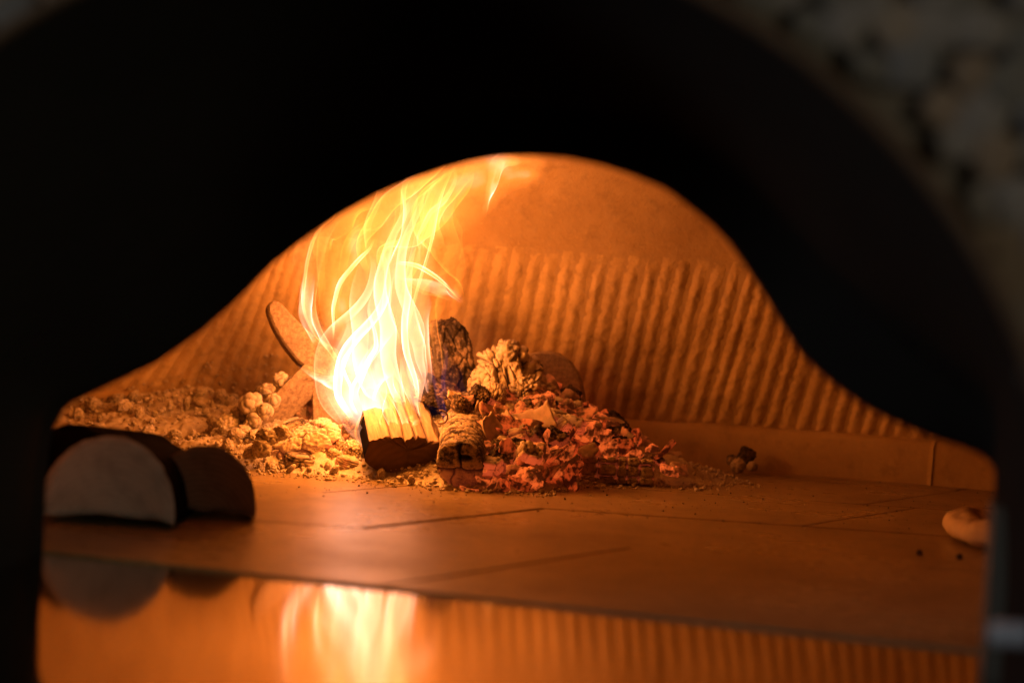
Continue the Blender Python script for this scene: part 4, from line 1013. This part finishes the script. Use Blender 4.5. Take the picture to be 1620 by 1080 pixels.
def spline(P, n):
    P = np.asarray(P, float); t = np.arange(len(P)); tt = np.linspace(0, len(P) - 1, n); out = np.zeros((n, P.shape[1]))
    for k_, x in enumerate(tt):
        i = min(int(x), len(P) - 2); f = x - i
        p0, p1, p2, p3 = P[max(i - 1, 0)], P[i], P[i + 1], P[min(i + 2, len(P) - 1)]
        out[k_] = 0.5 * (2 * p1 + (p2 - p0) * f + (2 * p0 - 5 * p1 + 4 * p2 - p3) * f * f + (3 * p1 - p0 - 3 * p2 + p3) * f ** 3)
    return out
ORG, YEL, WHT, BLU = (1.0, 0.27, 0.035), (1.0, 0.31, 0.085), (1.0, 0.44, 0.25), (0.10, 0.10, 0.55)
def sheet(sp, Y, col, k, folds=1.5, fa=0.35, A=0.5, thick=0.004, seed=0, t0=0.12, t1=0.3, nu=44, nv=70, ydrift=0.0, name='flame_tongue'):
    P = spline(sp, nv); t = np.linspace(0, 1, nv); u = np.linspace(-1, 1, nu)
    d = np.gradient(P[:, :2], axis=0); d /= np.linalg.norm(d, axis=1)[:, None] + 1e-9
    side = np.stack([d[:, 1], -d[:, 0]], 1) * -1
    fr_ = 1.2 + 0.25 * len(sp)
    w1 = fbm(np.stack([t * fr_, t * 0 + seed * 1.37, t * 0], 1), seed, 2, 0.3) * 1.7; w2 = fbm(np.stack([t * fr_ * 0.9, t * 0 + seed * 1.37, t * 0 + 9], 1), seed + 4, 2, 0.3) * 1.7
    X = np.zeros((nv, nu, 3))
    for j in range(nv):
        ph = folds * math.pi * u + 2.6 * w1[j] + seed
        off = (u + fa * np.sin(ph)) * P[j, 2] * (1 + 0.22 * w2[j]) 
        px = P[j, 0] + side[j, 0] * off; py = P[j, 1] + side[j, 1] * off
        wpx = P[j, 2]
        yy = Y + ydrift * t[j] + A * wpx * Y / FPX * np.cos(ph + 0.9 * w2[j]) + 0.006 * w2[j]
        for i in range(nu): X[j, i] = W(px[i], py[i], yy[i])
    Xu = np.gradient(X, axis=1); Xv = np.gradient(X, axis=0); N = np.cross(Xu, Xv); N /= np.linalg.norm(N, axis=2)[..., None] + 1e-12
    tu = (1 - np.abs(u) ** 2.2)[None, :]; tv = (sstep(0, t0, t) * (1 - sstep(1 - t1, 1, t)))[:, None]
    nz = 0.75 + 0.5 * fbm(np.stack([np.repeat(t, nu) * 5, np.tile(u, nv) * 2, np.full(nv * nu, seed * 1.0)], 1), seed + 8, 3).reshape(nv, nu)
    th = np.maximum(tu * tv * nz, 0).ravel()
    V = X.reshape(-1, 3)
    return mesh(name, V, grid_faces(nu, nv), flame_mat(col, k), fire, loc=X.mean((0, 1)), attr={'thick': th})
KF = 0.60
LUM = {ORG: 0.80, YEL: 0.75, WHT: 0.85, BLU: 0.6}
SHEETS = [
 # spine (x, y, half width), depth, colour, density, folds, fold amount, depth amount
 ([(560, 665, 14), (540, 625, 24), (545, 580, 36), (572, 520, 40), (598, 460, 34), (606, 415, 24), (604, 385, 10)], 2.02, WHT, 420, 2.2, .40, .9),
 ([(640, 665, 18), (622, 615, 42), (612, 560, 48), (612, 500, 46), (616, 440, 40), (634, 380, 30), (660, 325, 24), (695, 262, 12)], 2.05, WHT, 380, 2.6, .40, .8),
 ([(655, 640, 12), (655, 595, 24), (650, 545, 30), (640, 490, 32), (636, 430, 24), (652, 380, 14), (672, 330, 8)], 2.03, WHT, 380, 1.8, .42, .9),
 ([(585, 640, 18), (575, 600, 30), (580, 555, 34), (600, 505, 30), (612, 450, 22), (618, 400, 12)], 2.00, WHT, 420, 1.4, .40, .9),
 ([(526, 540, 5), (527, 505, 13), (540, 462, 20), (562, 424, 22), (582, 396, 16), (590, 372, 8)], 2.08, YEL, 420, 1.3, .45, .9),
 ([(545, 590, 3), (524, 555, 5), (500, 520, 12), (486, 478, 17), (484, 432, 17), (492, 392, 18), (512, 362, 16), (535, 338, 10)], 2.10, YEL, 330, 1.6, .42, .9),
 ([(522, 556, 3), (506, 530, 9), (490, 495, 12), (486, 460, 10), (490, 430, 8)], 2.09, WHT, 420, 1.0, .40, .9),
 ([(625, 420, 14), (655, 424, 22), (685, 440, 22), (708, 458, 15), (733, 478, 4)], 2.06, YEL, 420, 1.5, .42, .9),
 ([(634, 540, 8), (652, 480, 13), (668, 430, 13), (680, 380, 13), (688, 330, 14), (702, 285, 14), (716, 255, 10)], 2.04, YEL, 330, 1.4, .45, .9),
 ([(668, 398, 5), (664, 372, 9), (676, 338, 20), (698, 312, 20), (712, 285, 14), (714, 255, 10)], 2.07, YEL, 260, 1.7, .42, .9),
 ([(600, 430, 30), (592, 385, 50), (618, 340, 66), (660, 300, 72), (700, 262, 70), (735, 235, 60)], 2.10, ORG, 260, 2.4, .36, .5),
 ([(640, 360, 30), (690, 318, 54), (740, 285, 50), (790, 268, 44), (835, 266, 38), (862, 274, 24)], 2.12, ORG, 640, 0.5, .06, .5),
 ([(815, 238, 20), (792, 258, 16), (782, 290, 11), (773, 318, 7), (766, 344, 2)], 2.08, YEL, 600, 1.0, .40, .9),
 ([(732, 474, 3), (722, 440, 13), (706, 402, 24), (696, 360, 30), (700, 320, 26)], 2.10, ORG, 170, 1.3, .40, .6),
 ([(534, 606, 10), (512, 602, 8), (492, 592, 6), (470, 577, 1.5)], 2.03, WHT, 900, 0.8, .35, .9),
 ([(592, 738, 2), (584, 712, 9), (568, 685, 24), (560, 655, 36), (575, 628, 38)], 2.00, ORG, 160, 1.2, .40, .6),
 ([(596, 740, 2), (590, 722, 5), (575, 694, 7), (552, 668, 9), (528, 635, 8), (520, 600, 8), (532, 560, 7)], 2.00, WHT, 330, 0.8, .40, .9),
 ([(628, 692, 4), (621, 672, 7), (612, 650, 8), (606, 620, 9), (602, 590, 8)], 1.98, WHT, 420, 1.0, .40, .9),
 ([(646, 680, 3), (638, 662, 6), (628, 640, 8), (620, 610, 8), (618, 580, 8)], 1.985, WHT, 420, 1.0, .40, .9),
 ([(666, 660, 3), (657, 640, 5), (648, 618, 7), (640, 590, 8), (640, 560, 8)], 1.985, WHT, 420, 1.0, .40, .9),
 ([(660, 672, 10), (655, 664, 12), (648, 655, 8)], 1.965, YEL, 300, 0.7, .3, .6),
 ([(600, 690, 6), (597, 672, 9), (600, 650, 9), (610, 625, 6)], 1.975, YEL, 320, 0.9, .4, .8),
 ([(664, 622, 3), (658, 604, 6), (650, 585, 6), (648, 565, 4)], 1.99, WHT, 380, 0.8, .4, .9),
 ([(672, 600, 3), (667, 572, 9), (664, 540, 12), (656, 505, 12), (650, 470, 8)], 2.03, WHT, 330, 1.2, .42, .9),
 ([(677, 622, 2), (675, 610, 3.5), (676, 598, 2)], 1.99, WHT, 330, 0.6, .3, .8),
 ([(694, 600, 6), (686, 560, 9), (682, 520, 11), (688, 480, 12), (702, 448, 8)], 2.10, ORG, 170, 0.7, .2, .8),
 ([(705, 590, 4), (698, 555, 7), (690, 520, 8), (694, 480, 8), (706, 450, 6)], 2.12, ORG, 110, 1.2, .42, .8),
 ([(540, 520, 14), (524, 470, 22), (520, 425, 30), (536, 380, 38), (566, 345, 42), (600, 310, 40)], 2.13, ORG, 120, 2.0, .40, .5),
 ([(640, 470, 30), (650, 420, 40), (672, 370, 42), (690, 330, 40), (705, 290, 36)], 2.12, ORG, 120, 2.2, .42, .6),
 ([(545, 402, 3), (562, 366, 4), (596, 362, 4), (628, 330, 6), (640, 300, 6)], 2.08, YEL, 200, 0.6, .3, .8),
 ([(612, 420, 6), (628, 390, 8), (640, 360, 10), (646, 320, 12), (640, 290, 10)], 2.06, WHT, 330, 1.0, .42, .9),
 ([(640, 455, 4), (662, 408, 5), (682, 360, 5), (698, 315, 5), (708, 290, 3)], 2.05, YEL, 300, 0.6, .3, .9),
 ([(636, 440, 6), (665, 446, 10), (695, 456, 11), (715, 466, 9), (733, 479, 3)], 2.05, WHT, 420, 0.9, .4, .9),
 ([(498, 545, 4), (488, 515, 9), (480, 485, 10), (484, 455, 7), (486, 430, 5)], 2.085, WHT, 520, 0.8, .4, .9),
 ([(560, 660, 18), (548, 630, 24), (546, 600, 28), (556, 570, 26), (570, 540, 18)], 2.015, WHT, 620, 1.2, .4, .8),
 ([(520, 400, 16), (512, 376, 22), (530, 350, 26), (560, 325, 30), (590, 305, 24)], 2.10, ORG, 240, 1.3, .4, .6),
 ([(610, 400, 26), (606, 360, 34), (625, 322, 36), (655, 292, 34), (680, 266, 26)], 2.09, YEL, 200, 1.7, .4, .7),
 ([(690, 400, 12), (676, 360, 24), (690, 320, 30), (715, 290, 30), (740, 262, 26)], 2.11, ORG, 240, 1.5, .4, .6),
 ([(612, 680, 16), (580, 640, 44), (572, 595, 56), (584, 545, 52), (602, 490, 40), (612, 430, 22)], 2.03, WHT, 1500, 0.35, .05, .4),
 ([(640, 640, 20), (640, 580, 36), (634, 520, 44), (628, 455, 44), (640, 395, 40), (664, 335, 40), (695, 275, 32)], 2.06, YEL, 640, 0.35, .05, .4),
 ([(560, 560, 14), (545, 500, 30), (545, 450, 36), (560, 400, 44), (590, 350, 56), (640, 300, 54)], 2.10, ORG, 620, 0.4, .05, .4),
 # blue gas at the foot
 ([(706, 672, 3), (703, 655, 5), (694, 625, 5), (686, 600, 5), (682, 570, 4)], 1.985, BLU, 70, 0.8, .3, .8),
 ([(712, 655, 22), (704, 620, 26), (700, 580, 22), (696, 540, 14)], 2.07, BLU, 22, 1.6, .4, .7),
 ([(604, 748, 4), (596, 730, 6), (588, 712, 6)], 1.985, BLU, 90, 0.8, .3, .8),
 ([(648, 706, 16), (646, 698, 14), (644, 690, 10)], 1.955, BLU, 40, 0.8, .3, .5),
]
T1 = {11: 0.2, 14: 0.8}
for i, (sp, Y, col, k, fo, fa, A) in enumerate(SHEETS):
    sheet(sp, Y, col, k / 420 * LUM[col] * KF, fo, fa, A * 0.8, 0.13, seed=i * 3 + 2, t1=T1.get(i, 0.7 if col is WHT and len(sp) > 5 else 0.35))
